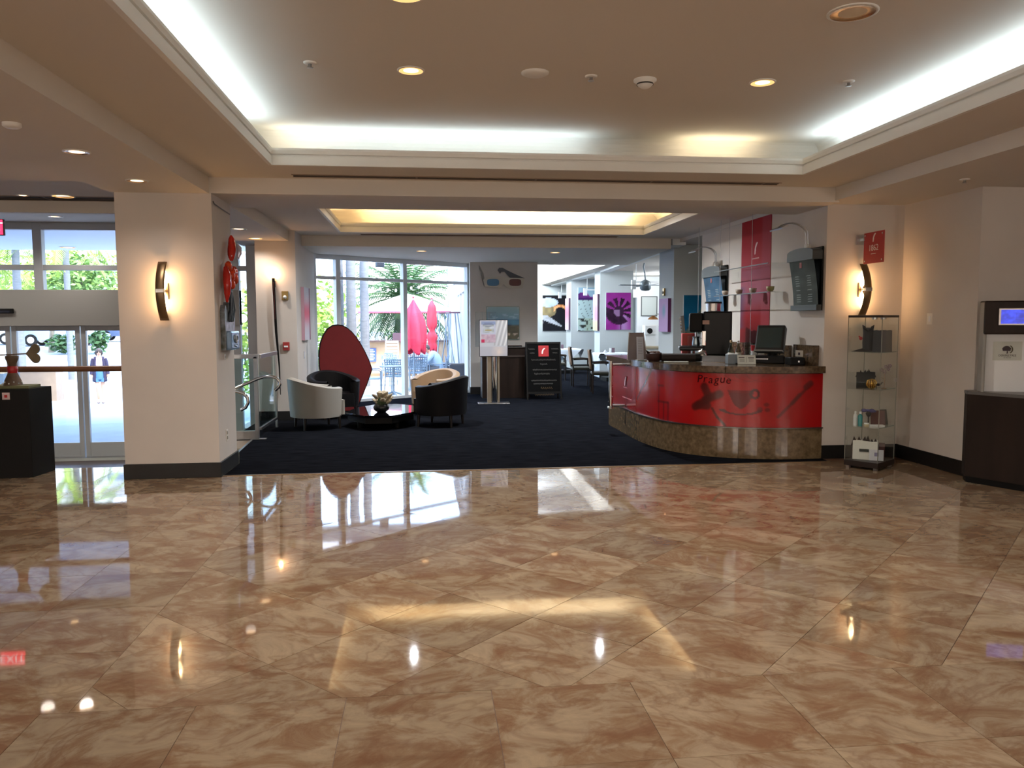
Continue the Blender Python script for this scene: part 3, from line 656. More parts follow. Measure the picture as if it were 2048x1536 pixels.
# top shelf: gift bags
def bag(name, label, x, y, z, wx, wy, h, m, rz=0, tissue=None, taper=.0, cat='bag'):
    t = itm(name, label, cat, x, y, z, rz)
    def side(u, v):
        k = 1 + taper * v; P_ = [(-wx, -wy), (wx, -wy), (wx, wy), (-wx, wy), (-wx, -wy)]; i = min(3, int(u * 4)); f = u * 4 - i
        px = P_[i][0] + (P_[i + 1][0] - P_[i][0]) * f; py = P_[i][1] + (P_[i + 1][1] - P_[i][1]) * f; return (px * k, py * k * (1 - .25 * v), h * v + (.006 * math.sin(u * 8 * pi) if v == 1 else 0))
    b = MB(); b.grid(side, 16, 4, False); b.box(-wx, wx, -wy, wy, 0, .002); b.build('bag_body', m, t)
    if tissue:
        R3 = random.Random(len(label)); b = MB()
        for k in range(6):
            cx = -wx * .8 + wx * 1.6 * k / 5; hh = h * R3.uniform(1.02, 1.3)
            b.add([(cx - wx * .35, -wy * .6, h * .7), (cx + wx * .35, -wy * .5, h * .7), (cx + wx * .25, wy * .5, h * .7), (cx + R3.uniform(-.02, .02), R3.uniform(-.03, .03), hh)], [(0, 1, 3), (1, 2, 3), (2, 0, 3)])
        b.build('tissue', tissue, t)
    return t
t = itm('garment_display', 'folded dark shirt form with a collar on the top cabinet shelf', 'clothing', -.05, .03, 1.243)
b = MB(); b.lathe([(.05, 0), (.055, .1), (.05, .2), (.055, .255)], n=14, sx=1.0, sy=.6); b.build('shirt_body', M_GREY, t)
b = MB(); b.add([(-.055, -.03, .25), (0, -.05, .21), (-.03, .0, .27), (.055, -.03, .25), (.03, 0, .27), (-.06, 0, .285), (.06, 0, .285)], [(0, 1, 2), (3, 4, 1), (0, 2, 5), (3, 6, 4)]); b.build('collar', M_SUIT, t)
b = MB(); b.ball((-.07, -.02, .14), .018, .012, .02, 8, 5); b.ball((-.085, -.02, .16), .01, n=6, k=4); b.build('red_trim', M_RED, t)
MB().add([(-.16, -.08, 0.002), (.04, -.11, 0.002), (.08, .03, 0.002), (-.06, .06, 0.002), (-.05, -.02, .035)], [(0, 1, 4), (1, 2, 4), (2, 3, 4), (3, 0, 4)]).build('spread_cloth', M_SUIT, t)
bag('gift_bag', 'dark blue-black paper bag on the top cabinet shelf, left of the grey bag', .06, .0, 1.243, .065, .045, .225, mat('navy_paper', '#141b26', .6), 0, None, -.08)
bag('gift_bag', 'charcoal grey paper bag at the right of the top cabinet shelf', .135, .05, 1.243, .05, .06, .225, mat('charcoal_paper', '#3a3634', .7), 0, None, -.08)
# second shelf
bag('gift_bag', 'black glossy gift bag with dark tissue on the second cabinet shelf', -.06, .03, .853, .09, .05, .165, mat('black_gloss_paper', '#0d1413', .5, spec=.2), 0, M_SUIT, .03)
t = itm('gold_ornament', 'shiny gold openwork ball in front of the black gift bag', 'ornament', .0, -.07, .853)
M_GOLD = mat('gold', '#d8b45c', .12, 1.0)
b = MB()
for k in range(6): b.tube([Matrix.Rotation(k * pi / 6, 3, 'Z') @ Vector((.05 * math.cos(q / 14 * 2 * pi), 0, .052 + .05 * math.sin(q / 14 * 2 * pi))) for q in range(15)], .006, 6)
b.build('gold_ring', M_GOLD, t); MB().ball((0, 0, .052), .036, n=12, k=8).build('core', M_GOLD, t)
t = itm('orchid_figurine', 'small pale flower figurine on a thin stem at the right of the second shelf', 'figurine', .12, -.06, .853)
b = MB(); b.tube([(0, 0, 0), (.005, 0, .1), (.0, 0, .17)], .004, 6); b.tube([(0, 0, .1), (-.03, 0, .12)], .003, 6); b.build('stem', M_BRONZE, t)
b = MB()
for k, (x, z) in enumerate(((0, .18), (.035, .21), (-.03, .2), (.01, .235), (.05, .245))):
    for q in range(5): a_ = q * 2 * pi / 5; b.ball((x + .013 * math.cos(a_), -.01, z + .013 * math.sin(a_)), .009, .004, .009, 6, 4)
b.build('blossom', mat('mauve_enamel', '#7d6d74', .4), t); MB().lathe([(.03, 0), (.028, .008), (.006, .014)], n=12).build('foot', M_BRONZE, t)
t = itm('animal_figurine', 'tiny dark standing animal figurine beside the flower figurine', 'figurine', .065, -.09, .853)
b = MB(); b.ball((0, 0, .045), .028, .012, .014, 8, 5)
for x in (-.02, .018): b.cyl((x, 0, 0), (x, 0, .04), .004, .005, 6)
b.tube([(.024, 0, .05), (.035, 0, .07), (.045, 0, .068)], [.007, .006, .004], 6); b.build('figure', M_SUIT, t)
# third shelf
def bottle(label, x, y, z, r, h, m, capm, group, fn=itm, name='bottle', capname='cap'):
    t = fn(name, label, 'bottle', x, y, z, 0, group)
    MB().lathe([(r * .96, 0), (r, .006), (r, h * .68), (r * .8, h * .76), (r * .42, h * .8), (r * .42, h * .86)], n=16).build('bottle_body', m, t)
    MB().lathe([(r * .5, h * .84), (r * .5, h * .98), (r * .35, h)], n=12).build(capname, capm, t); return t
bottle('white lotion bottle at the left of the third cabinet shelf', -.15, -.06, .45, .02, .155, M_WHITE, M_WHITE, 'lotion bottles')
bottle('teal lotion bottle with a white cap on the third cabinet shelf', -.1, -.09, .45, .024, .155, mat('teal_liquid', '#1f8a8f', .2), M_WHITE, 'lotion bottles')
t = itm('purse_display', 'violet flower-topped stand behind the teal bottle', 'ornament', -.02, .04, .45)
MB().cyl((0, 0, 0), (0, 0, .11), .006, n=8).build('stem', M_SUIT, t); b = MB()
for k in range(7): a_ = k * 2 * pi / 7; b.ball((.05 * math.cos(a_), .03 * math.sin(a_), .15 + .01 * (k % 2)), .028, .02, .014, 8, 5)
b.build('violet_petal', mat('violet_fabric', '#4b4a80', .6), t); MB().lathe([(.012, .09), (.03, .12), (.02, .14)], n=10).build('calyx', M_SUIT, t)
t = itm('photo_book', 'dark red photo book propped open on the third cabinet shelf', 'book', .08, .06, .45, .2)
b = MB(); b.box(-.075, .07, -.006, .006, 0, .16); b.build('cover', mat('book_red', '#4c1716', .5), t, rot=(-.3, 0, 0), bevel=.002); b = MB(); b.box(.0, .09, -.006, .004, 0, .165); b.build('back_board', mat('book_green', '#20261c', .5), t, loc=(.03, .03, 0), rot=(-.2, 0, .5))
t = itm('brochure_stack', 'low pile of white leaflets in front of the photo book', 'leaflets', .06, -.06, .45, .15)
for k in range(4): MB().box(-.075, .075, -.04, .04, .004 * k, .004 * k + .0035).build('leaflet', M_WHITE, t, rot=(0, 0, .05 * k))
t = itm('small_jar', 'small cream jar between the teal bottle and the leaflets', 'jar', -.035, -.11, .45)
MB().lathe([(.022, 0), (.024, .004), (.024, .026)], n=14).build('jar_body', mat('cream_plastic', '#c8bd9a', .4), t); MB().lathe([(.025, .026), (.025, .038), (.0, .04)], n=14).build('lid', M_WHITE, t)
# bottom
t = bag('gift_box', 'white gift carton with dark tissue at the bottom of the glass cabinet', -.04, .0, .086, .125, .07, .2, mat('white_carton', '#d9dad4', .5), 0, mat('brown_tissue', '#241413', .8), 0, 'box')
MB().box(-.06, .035, -.0725, -.0705, .085, .115).build('name_label', mat('label_green', '#2c3634', .5), t)
t = itm('framed_card', 'small white framed card leaning at the right in the cabinet bottom', 'card', .07, -.1, .088, .1)
MB().box(-.07, .07, -.004, .004, 0, .115).build('card', mat('pale_card', '#c9ccd6', .4), t, rot=(-.15, 0, 0)); MB().box(-.02, .02, -.006, -.004, .045, .085).build('print', mat('card_print', '#77759a', .5), t, rot=(-.15, 0, 0))
t = itm('red_box', 'narrow dark red box behind the framed card in the cabinet bottom', 'box', .12, .06, .086)
MB().box(-.03, .03, -.04, .04, 0, .17).build('carton', mat('dark_red_card', '#43120f', .5), t, bevel=.002)
# ---- blade sign
t = thing('blade_sign', 'red square blade sign with white figures projecting over the right sconce', 'sign', (4.905, 8.5, 2.2))
MB().box(-.06, .06, -.012, 0, .225, .325).build('wall_plate', M_STEEL, t, bevel=.002); MB().box(-.012, .012, -.08, -.01, .26, .29).build('arm', M_STEEL, t)
sg = MB().box(-.004, .004, -.46, -.07, -.0, .34).build('panel', M_RED, t, bevel=.001)
for y in (-.1, -.43):
    for z in (.03, .31): MB().cyl((-.009, y, z), (.009, y, z), .01, n=10).build('stud', M_CHROME, sg)
M_LOGO = mat('logo_white', '#f0e6e2', .5)
def fez(parent, s, loc, rot, m=M_LOGO):
    # the curved white figure of the coffee brand: a head in profile with a tall leaning cap
    P_ = [(.0, .0), (.1, .02), (.15, .1), (.16, .22), (.2, .3), (.18, .4), (.24, .5), (.32, .62), (.42, .72), (.5, .8), (.42, .86), (.28, .84), (.14, .72), (.04, .55), (-.02, .38), (-.04, .2), (-.04, .06)]
    b = MB(); b.prism([(x * s, y * s) for x, y in P_], 0, .0012); return b.build('emblem', m, parent, loc=loc, rot=rot)
RL = (pi / 2, 0, -pi / 2)   # upright, read from -x
fez(sg, .11, (-.0052, -.25, .23), RL); text('lettering', '1862', .095, sg, (-.0052, -.265, .165), RL, M_LOGO); MB().box(-.0062, -.004, -.31, -.22, .1, .106).build('print_line', M_LOGO, sg)
# ---- wall switch, kiosk
t = thing('wall_switch', 'small white switch plate on the angled right wall', 'switch', (5.42, 7.98, 1.59)); MB().box(-.006, 0, -.045, .045, -.06, .06).build('plate', M_TRIM, t, bevel=.002); MB().box(-.009, -.006, -.015, .015, -.03, .03).build('rocker', M_WHITE, t)
kx = thing('reception_desk', 'dark brown desk with a flat top at the right edge of the photo', 'desk', (0, 0, 0))
# local x runs along the front toward the camera, local -y faces the room
M_DESK = mat('desk_laminate', '#251c17', .55, spec=.2, var=.25, scale=5, stretch=(1, 1, .2))
dk_ = [(5.235, 7.09), (5.89, 5.68), (6.95, 6.15), (6.95, 7.22), (5.30, 7.22)]
dg = lambda k: [(6.1 + (x - 6.1) * k, 6.6 + (y - 6.6) * k) for x, y in dk_]
MB().prism(dg(.985), 0, .06).build('kick', M_BLACK, kx); MB().prism(dg(1), .06, .86).build('body', M_DESK, kx, bevel=.004)
MB().prism(dg(1.005), .86, .89).build('desk_top', mat('desk_top_grey', '#5d5c5a', .35), kx, bevel=.004)
bx = thing('information_kiosk', 'information panel with a lit blue screen and white logo board standing on the dark desk', 'kiosk', (5.30, 7.06, .891), -.30)
MB().box(0, .03, -.12, .0, 0, .86).build('side_panel', mat('kiosk_grey', '#8b8a85', .45), bx, bevel=.01)
MB().box(.03, 1.1, -.02, .0, 0, .60).build('white_panel', M_WHITE, bx)
MB().box(.0, 1.12, -.135, .0, .55, .865).build('header', M_DARKWOOD, bx, bevel=.012)
sc_ = MB().box(.115, .47, -.15, -.135, .635, .795).build('screen_frame', mat('screen_silver', '#a6a19c', .3, .6), bx, bevel=.004)
def scr(u, v): return mix((.07, .10, .42), (.16, .25, .8), .5 * vnoise(u * 7, v * 5, 4) + .35 * vnoise(u * 18, v * 9, 9) - .25 * (abs(u - .5) < .12 and abs(v - .5) < .22))
paint('screen', .32, .13, 32, 14, scr, sc_, (.293, -.1515, .65), (0, 0, 0), colmat('lit_screen', .3, .5, .9))
lg = thing('logo_plate', 'clear plate with a tree-and-crescent hotel emblem on the white kiosk panel', 'sign', tuple(Matrix.Translation(bx.location) @ Euler((0, 0, -.30)).to_matrix().to_4x4() @ Vector((.25, -.024, .33))), -.30); lg.scale = (.6, .6, .6)
MB().box(-.21, .21, -.004, .004, -.05, .25).build('plate', glassmat('acrylic', '#f6f7f4'), lg)
M_INK = mat('dark_ink', '#2a1520', .5)
b = MB(); b.prism([(.062 * math.cos(a_) * (1 + .06 * math.sin(9 * a_)) - .015, .05 * math.sin(a_) + .13 if math.sin(a_) > -.55 else .13 - .028) for a_ in [2 * pi * k / 40 for k in range(40)]], 0, .001); b.prism([(-.022, .06), (-.012, .072), (-.012, .1), (.002, .1), (.002, .072), (.014, .06)], 0, .001); b.build('emblem_tree', M_INK, lg, loc=(0, -.0052, 0), rot=FACE)
b = MB(); cr_ = [(.068 * math.cos(a_), .068 * math.sin(a_)) for a_ in [(-1.2 + 2.4 * k / 16) for k in range(17)]] + [(.056 * math.cos(a_) - .006, .06 * math.sin(a_)) for a_ in [(1.1 - 2.2 * k / 16) for k in range(17)]]; b.prism(cr_, 0, .001); b.build('emblem_crescent', mat('ink_olive', '#4a4630', .5), lg, loc=(.012, -.0052, .125), rot=FACE)
text('lettering', 'DOUBLETREE', .045, lg, (.0, -.0055, .028), FACE, M_INK, sx=.95); text('lettering', 'BY HILTON', .02, lg, (.0, -.0055, -.008), FACE, M_INK)
# ================================================================== LOUNGE
# ---- tub chairs
def tub_chair(name, label, loc, rz, m, mleg, s=1.0):
    # seat opens towards local -y
    t = thing(name, label, 'armchair', loc, rz, 'tub chairs round the low table')
    A0 = 1.05  # half opening
    def shell(inner):
        def f(u, v):
            a = -pi / 2 + A0 * .62 + u * (2 * pi - 2 * A0 * .62)
            back = .5 - .5 * math.cos(2 * pi * u)            # 0 at the arms, 1 at the back
            top = .60 + .145 * back ** 1.3
            rx, ry = (.40, .375) if not inner else (.305, .28)
            fl = 1 + (.07 * v if not inner else .02 * v) + .03 * back * v
            z = .185 + (top - .185) * v
            return (rx * fl * math.cos(a), ry * fl * math.sin(a) + .02, z)
        return f
    b = MB(); NU, NV = 40, 6
    o0 = shell(False); i0 = shell(True)
    b.grid(o0, NU, NV, True)
    b.grid(lambda u, v: Vector(i0(u, v)), NU, NV, True, True)
    def rim(u, v):
        p, q = Vector(o0(u, 1)), Vector(i0(u, 1)); r = p.lerp(q, v); r.z += .022 * math.sin(pi * v); return r
    b.grid(rim, NU, 5, True)
    for uu, fl in ((0, False), (1, True)):
        b.grid(lambda u, v: Vector(o0(uu, v)).lerp(Vector(i0(uu, v)), u) + Vector((0, -.03 * math.sin(pi * u), 0)), 4, NV, True, not fl)
    b.grid(lambda u, v: Vector(o0(u, 0)).lerp(Vector((0, 0, .185)), v), NU, 2, False, True)
    b.build('upholstered_shell', m, t)
    b = MB(); sp = []
    for k in range(29):
        a = -pi / 2 + A0 * .5 + k / 28 * (2 * pi - A0); sp.append((.30 * math.cos(a), .275 * math.sin(a) + .02))
    sp = [(.2, -.36), ] + sp[0:] + [(-.2, -.36)]
    b.prism(sp, .2, .415); b.build('seat_cushion', m, t, bevel=.03, seg=3)
    b = MB()
    for k, (x, y) in enumerate(((-.26, -.24), (.26, -.24), (-.24, .26), (.24, .26))):
        MB().cyl((x, y, .2), (x * 1.04, y * 1.04, 0.004), .026, .017, 10).build('leg', mleg, t)
    return t
M_CREAM = mat('cream_leather', '#9f9c94', .5, bump=.15, bscale=150); M_BLKL = mat('black_leather', '#09080a', .5, spec=.22, bump=.15, bscale=150); M_TAN = mat('tan_leather', '#9c8266', .5, bump=.15, bscale=150)
M_LEG = mat('chair_leg_wood', '#17110e', .4)
tub_chair('tub_chair', 'pale grey-cream leather tub chair left of the low black table', (-1.58, 11.95, .0), pi / 2 + .42, M_CREAM, M_LEG)
tub_chair('tub_chair', 'black leather tub chair in front of the red petal panel', (-1.47, 13.2, .0), .52, M_BLKL, M_LEG)
tub_chair('tub_chair', 'tan leather tub chair behind the black one, before the lounge window', (.17, 13.45, .0), -.62, M_TAN, M_LEG)
tub_chair('tub_chair', 'black leather tub chair right of the low black table, seen from behind', (.24, 12.0, .0), -pi / 2 - .40, M_BLKL, M_LEG)
# ---- low table
t = thing('coffee_table', 'low glossy black many-sided table between the four tub chairs', 'table', (-.65, 12.3, .004))
oc = [(x + .65, y - 12.3) for x, y in [(-.86, 11.45), (-.46, 11.45), (-.14, 11.9), (-.14, 12.75), (-.45, 13.05), (-.78, 13.05), (-1.06, 12.6), (-1.17, 11.95)]]
MB().prism(oc, .19, .222).build('tabletop', mat('black_glass_top', '#0b0b0e', .03, spec=.7, coat=.6), t, bevel=.004)
MB().prism([(x * .95, y * .95) for x, y in oc], .10, .19).build('apron', M_BLACK, t)
for x, y in ((-.3, -.5), (.25, -.5), (.3, .4), (-.15, .45)): MB().cyl((x, y, .1), (x, y, 0), .04, .035, 10).build('leg', M_BLACK, t)
t = thing('flower_vase', 'small dark round vase with dried cream flowers on the low black table', 'vase', (-.64, 11.9, .2265)); t.scale = (1.3, 1.3, 1.25)
MB().lathe([(.05, 0), (.085, .03), (.092, .06), (.07, .1), (.045, .115)], n=18).build('vase_body', mat('vase_dark', '#101416', .15), t)
R4 = random.Random(5); b = MB()
for k in range(26):
    a = R4.uniform(0, 2 * pi); h = R4.uniform(.1, .23); r = R4.uniform(.02, .11); p = Vector((r * math.cos(a), r * math.sin(a), h)); q = Matrix.Rotation(a, 4, 'Z') @ Matrix.Rotation(.9, 4, 'Y')
    b.ball((0, 0, 0), .018, .032, .046, 7, 5, Matrix.Translation(p) @ q)
b.build('dried_petal', mat('dried_cream', '#b7a98f', .8, var=.2), t)
b = MB()
for k in range(7):
    a = -pi / 2 + (k - 3) * .35; b.add([(.03 * math.cos(a - .4), .06 * math.sin(a), .04), (.03 * math.cos(a + .4), .06 * math.sin(a), .04), (.07 * math.cos(a), .085 * math.sin(a), .11), (.02 * math.cos(a), .08 * math.sin(a), .19)], [(0, 1, 2), (0, 2, 3), (1, 3, 2)])
b.build('green_leaf', mat('sage_leaf', '#4c5a3a', .6), t)
# ---- red petal panel
t = thing('petal_panel', 'big red petal-shaped panel with a thick black edge standing behind the black tub chair', 'sculpture', (-1.37, 14.02, 0), .0)
pt = [(-.28, 0), (.18, 0), (.36, .42), (.405, .54), (.475, .74)]
for k in range(1, 9):
    s_ = k / 8; pt.append((.475 - .50 * s_ ** 1.15 - .08 * s_, .74 + .79 * math.sin(s_ * pi / 2) ** .95))
pt += [(-.2, 1.52), (-.29, 1.46), (-.37, 1.34), (-.42, 1.2), (-.445, 1.0), (-.44, .8), (-.42, .62), (-.38, .4)]
pm = Matrix(((1, 0, 0, 0), (0, 0, -1, 0), (0, 1, 0, 0), (0, 0, 0, 1)))
MB().prism(pt, -.10, .0, pm).build('edge', M_BLACK, t, bevel=.01)
cx = 0; cy = .8
MB().prism([((x - cx) * .965 + cx, (y - cy) * .972 + cy) for x, y in pt], .0, .012, pm).build('red_face', mat('dull_red_felt', '#6f1114', .75, var=.05), t, bevel=.004)
t.rotation_euler = (0, 0, .18)
MB().box(-.25, .2, .0, .3, 0, .05).build('foot', M_BLACK, t)
# ---- slim bar lamp, strobe, pull station on the back wall
t = thing('bar_lamp', 'slim black bar wall lamp glowing at its top on the lounge wall', 'wall lamp', (-2.30, 12.885, .42))
MB().tube([(-.035, -.045, 1.84), (-.012, -.05, 1.0), (.02, -.035, .45), (.022, -.012, 0)], [.022, .02, .012, .006], 8).build('bar', M_BLACK, t)
MB().tube([(-.033, -.067, 1.78), (-.018, -.069, 1.2)], .004, 6).build('red_inlay', mat('bar_red', '#5a1a14', .4), t)
MB().box(-.05, -.01, -.03, -.002, 1.70, 1.80).build('bracket', M_BLACK, t)
MB().ball((-.035, -.03, 1.87), .016, n=8, k=6).build('bulb', E_BULB, t)
lamp('bar_lamp_light', 'POINT', (-2.335, 12.83, 2.33), 1.7, (1, .5, .2), shadow_soft_size=.03)
t = thing('alarm_strobe', 'small brass fire alarm strobe beside the bar lamp', 'alarm', (-2.17, 12.9, 1.99))
MB().box(-.05, .05, -.03, 0, -.07, .07).build('plate', mat('brass_plate', '#9c8452', .4, .6), t, bevel=.004); MB().lathe([(.03, 0), (.026, .03), (0, .04)], n=12, mt=Matrix.Rotation(pi / 2, 4, 'X')).build('strobe_lens', mat('lens_clear', '#cfd4d6', .1), t, loc=(0, -.03, -.025))
t = thing('fire_pull', 'red fire alarm pull box on the lounge wall under the strobe', 'alarm', (-2.17, 12.9, 1.19))
MB().box(-.05, .05, -.04, 0, -.065, .065).build('housing', mat('alarm_red', '#9c2a2a', .4), t, bevel=.004); MB().box(-.03, .03, -.052, -.04, -.015, .01).build('handle', M_WHITE, t)
# ---- canvas, switch on the short left wall
t = thing('edge_canvas', 'narrow red and white canvas seen edge-on on the wall left of the lounge window', 'painting', (-2.0, 13.72, 1.27))
MB().box(0, .05, -.33, .33, 0, .88).build('canvas_body', M_WHITE, t)
def cv1(u, v): return mix(mix((.80, .80, .84), (.86, .42, .50), math.exp(-((v - .52) / .2) ** 2)), (.45, .16, .26), .7 * (u > .8))
paint('canvas_print', .66, .88, 14, 20, cv1, t, (.051, 0, 0), (0, 0, pi / 2), M_COLM)
MB().box(0, .05, -.335, -.33, 0, .88).build('painted_edge', mat('canvas_pink', '#c9a0b0', .8), t)
t = thing('wall_switch', 'switch plate below the edge-on canvas by the lounge window', 'switch', (-2.0, 13.6, 1.02)); MB().box(0, .006, -.04, .04, -.06, .06).build('plate', M_STEEL, t, bevel=.002); MB().box(.006, .01, -.012, .012, -.03, .03).build('rocker', M_WHITE, t)
# ---- glass guard screens with handrails by the steps
t = thing('glass_screen', 'steel-framed glass guard screen beside the column at the head of the steps', 'railing', (0, 10.86, 0))
b = MB(); b.box(-3.05, -2.19, -.03, .03, 1.09, 1.15); b.box(-3.05, -2.22, -.02, .02, 0, .12)
b.box(-2.26, -2.21, -.03, .03, 0, 1.12); b.box(-3.05, -2.99, -.03, .03, 0, 1.12); b.build('frame', M_STEEL, t, bevel=.004)
MB().box(-2.99, -2.26, -.005, .005, .12, 1.09).build('pane', glassmat('green_glass', '#e4f2f2'), t)
MB().box(-2.3, -2.12, -.05, .05, 0, .012).build('foot_plate', M_STEEL, t)
t = thing('glass_screen', 'second glass guard screen running back from the first towards the lounge wall', 'railing', (-2.2, 0, 0))
b = MB(); b.box(-.03, .03, 10.9, 12.1, 1.09, 1.145); b.box(-.015, .015, 12.05, 12.1, .0, 1.09); b.box(-.015, .015, 10.9, 12.1, .12, .16); b.build('frame', M_STEEL, t, bevel=.004)
MB().box(-.005, .005, 10.9, 12.05, .16, 1.09).build('pane', MATS['green_glass'], t)
t = thing('handrail', 'upper curved steel handrail sloping down behind the column', 'railing', (0, 10.6, 0), 0, 'curved steel handrails')
pts = [(-3.3, 0, .36), (-2.42, 0, .728), (-2.16, 0, .838), (-2.08, 0, .862), (-1.98, 0, .864), (-1.92, 0, .845), (-1.885, 0, .80), (-1.88, 0, .76), (-1.90, 0, .72), (-1.945, 0, .682)]
b = MB(); b.tube(pts, .021, 10); b.build('rail', M_CHROME, t); MB().cyl((-2.235, .0, .81), (-2.235, .235, .81), .009, n=8).build('bracket', M_CHROME, t)
t = thing('handrail', 'lower curved steel handrail partly hidden by the column', 'railing', (0, 9.95, 0), 0, 'curved steel handrails')
pts = [(-3.2, 0, .38), (-2.5, 0, .715), (-2.4, 0, .73), (-2.28, 0, .732), (-2.2, 0, .705), (-2.155, 0, .65), (-2.15, 0, .59), (-2.18, 0, .53), (-2.24, 0, .50)]
b = MB(); b.tube(pts, .021, 10); b.build('rail', M_CHROME, t); MB().cyl((-2.45, 0, .72), (-2.45, 0, 0), .013, n=8).build('post', M_CHROME, t)
# ---- wall art: 3-D glasses, beach painting
t = thing('paper_glasses', 'oversized white paper glasses with one blue and one red lens on the white wall', 'wall art', (1.0, 17.0, 0))
def gp(px, py):   # points read off the wall itself
    return (.172 + (px - 955) / 95 * 1.02, 2.78 - (py - 530) / 50 * .53)
GM = Matrix(((1, 0, 0, 0), (0, 0, -1, 0), (0, 1, 0, 0), (0, 0, 0, 1)))
M_PAPER = mat('glasses_card', '#c9c2b4', .8); M_SHADE = mat('glasses_grey', '#5d5f62', .8)
fr = [gp(*p) for p in ((965, 561), (969, 555), (985, 555), (1000, 553), (1012, 556), (1048, 557), (1046, 566), (1044, 577), (1022, 578), (1012, 575), (1006, 569), (999, 577), (988, 576), (968, 574))]
MB().prism(fr, .035, .05, GM).build('front_card', M_PAPER, t)
arm = [gp(*p) for p in ((994, 541), (997, 536), (1004, 536), (1013, 541), (1030, 549), (1049, 557), (1020, 557), (1014, 551), (1008, 544), (1002, 544), (999, 548))]
MB().prism(arm, .012, .026, GM).build('right_arm', M_SHADE, t)
MB().prism([gp(*p) for p in ((957, 530), (960, 536), (966, 548), (968, 560), (967, 573), (963, 560), (961, 545), (957, 538))], .012, .026, GM).build('left_arm', mat('glasses_pale_grey', '#8d8a84', .8), t)
for px, nm, mc in ((984.5, 'blue_lens', mat('lens_blue', '#2c6f96', .3)), (1029, 'red_lens', mat('lens_red', '#571b1c', .3))):
    c = gp(px, 565.5); w_ = .13; h_ = .075
    MB().prism([(c[0] + w_ * math.copysign(abs(math.cos(a)) ** .6, math.cos(a)), c[1] + h_ * math.copysign(abs(math.sin(a)) ** .6, math.sin(a))) for a in [2 * pi * k / 28 for k in range(28)]], .05, .054, GM).build(nm, mc, t)
t = thing('beach_painting', 'blue sea and beach painting on clear acrylic on the white wall', 'painting', (1.70, 17.0, 1.18))
def sea(u, v):
    n = vnoise(u * 6, v * 14, 2)
    if v > .62: c = mix((.42, .62, .72), (.55, .70, .74), (v - .62) * 2.5)
    elif v > .46: c = mix((.08, .34, .52), (.25, .55, .68), n)
    elif v > .40: c = mix((.13, .18, .25), (.3, .42, .45), n)
    else: c = mix((.25, .27, .22), (.40, .38, .30), n)
    if v < .2 and vnoise(u * 13, v * 20, 8) > .68: c = (.72, .66, .6)
    if .5 < v < .8 and vnoise(u * 5 + v * 7, v * 22, 5) > .74: c = (.6, .78, .86)
    return c
MB().box(-.36, .36, -.03, -.018, 0, .71).build('acrylic_panel', M_GEDGE, t); paint('print', .70, .69, 34, 30, sea, t, (0, -.0305, .01), (0, 0, 0), M_COLG)
for x in (-.33, .33):
    for z in (.03, .68): MB().cyl((x, -.036, z), (x, 0, z), .012, n=8).build('standoff', M_STEEL, t)
# ---- sign stand with poster
t = thing('sign_stand', 'easel sign stand with a framed white notice board, before the beach painting', 'sign', (1.32, 15.0, .004))
b = MB(); b.box(-.125, -.04, -.03, .03, .02, .98); b.box(.07, .115, -.03, .03, .02, .98); b.build('post', mat('post_champagne', '#8f8270', .4, .5), t, bevel=.004)
MB().cyl((.015, .0, .06), (.015, .0, .9), .055, n=14).build('column_tube', M_CHROME, t)
MB().box(-.3, .3, -.13, .13, 0, .02).build('foot_plate', M_STEEL, t, bevel=.004)
fbd = MB().box(-.272, .272, -.06, -.03, .905, 1.60).build('board_frame', M_BLACK, t, bevel=.003)
def board(u, v):
    c = (.74, .75, .78)
    x = (u - .68) / .4 + (v - .55) * .5
    if v > .28 and u > .52: s = math.sin((u * 1.6 - v * .55) * 26); c = mix(c, (.96, .95, .92), .7 * max(0, s) * (u - .45) * 2) if s > 0 else mix(c, (.55, .53, .5), .35 * -s)
    if v <= .27: c = mix((.70, .70, .74), (.86, .80, .76), max(0, 1 - abs(u - .7) * 3) * vnoise(u * 9, v * 9))
    return c
paint('backing_sheet', .525, .675, 40, 40, board, fbd, (0, -.061, .915), m=M_COLG)
def poster(u, v):
    c = (.72, .73, .80)
    if v > .86: c = (.55, .60, .72)
    elif .45 < v < .85 and .12 < u < .88: c = mix((.78, .80, .84), (.55, .58, .56), vnoise(u * 6, v * 7)); c = mix(c, (.62, .55, .3), .8 * (abs(u - .5) < .22 and .55 < v < .62))
    elif v < .4: c = mix((.80, .72, .76), (.68, .58, .64), vnoise(u * 9, v * 12, 3))
    if v < .14 and u < .25: c = (.75, .22, .35)
    return c
paint('poster', .27, .40, 24, 30, poster, fbd, (-.10, -.0625, 1.17), m=M_COLM)
for k, w_ in enumerate((.16, .2, .12)): MB().box(-.1 - w_ / 2, -.1 + w_ / 2, -.0645, -.0632, 1.53 - k * .028, 1.54 - k * .028).build('print_line', mat('poster_ink', '#6b6f86', .7), fbd)
t = thing('clear_brochure_rack', 'clear acrylic leaflet rack standing up behind the notice board', 'rack', (1.30, 16.3, 1.05))
b = MB(); b.box(-.24, .18, -.01, .0, 0, .72)
for x in (-.24, -.1, .04, .17): b.box(x, x + .012, -.06, 0, 0, .72)
b.build('rack_panel', glassmat('rack_acrylic', '#f0f5f8', 1.0), t)
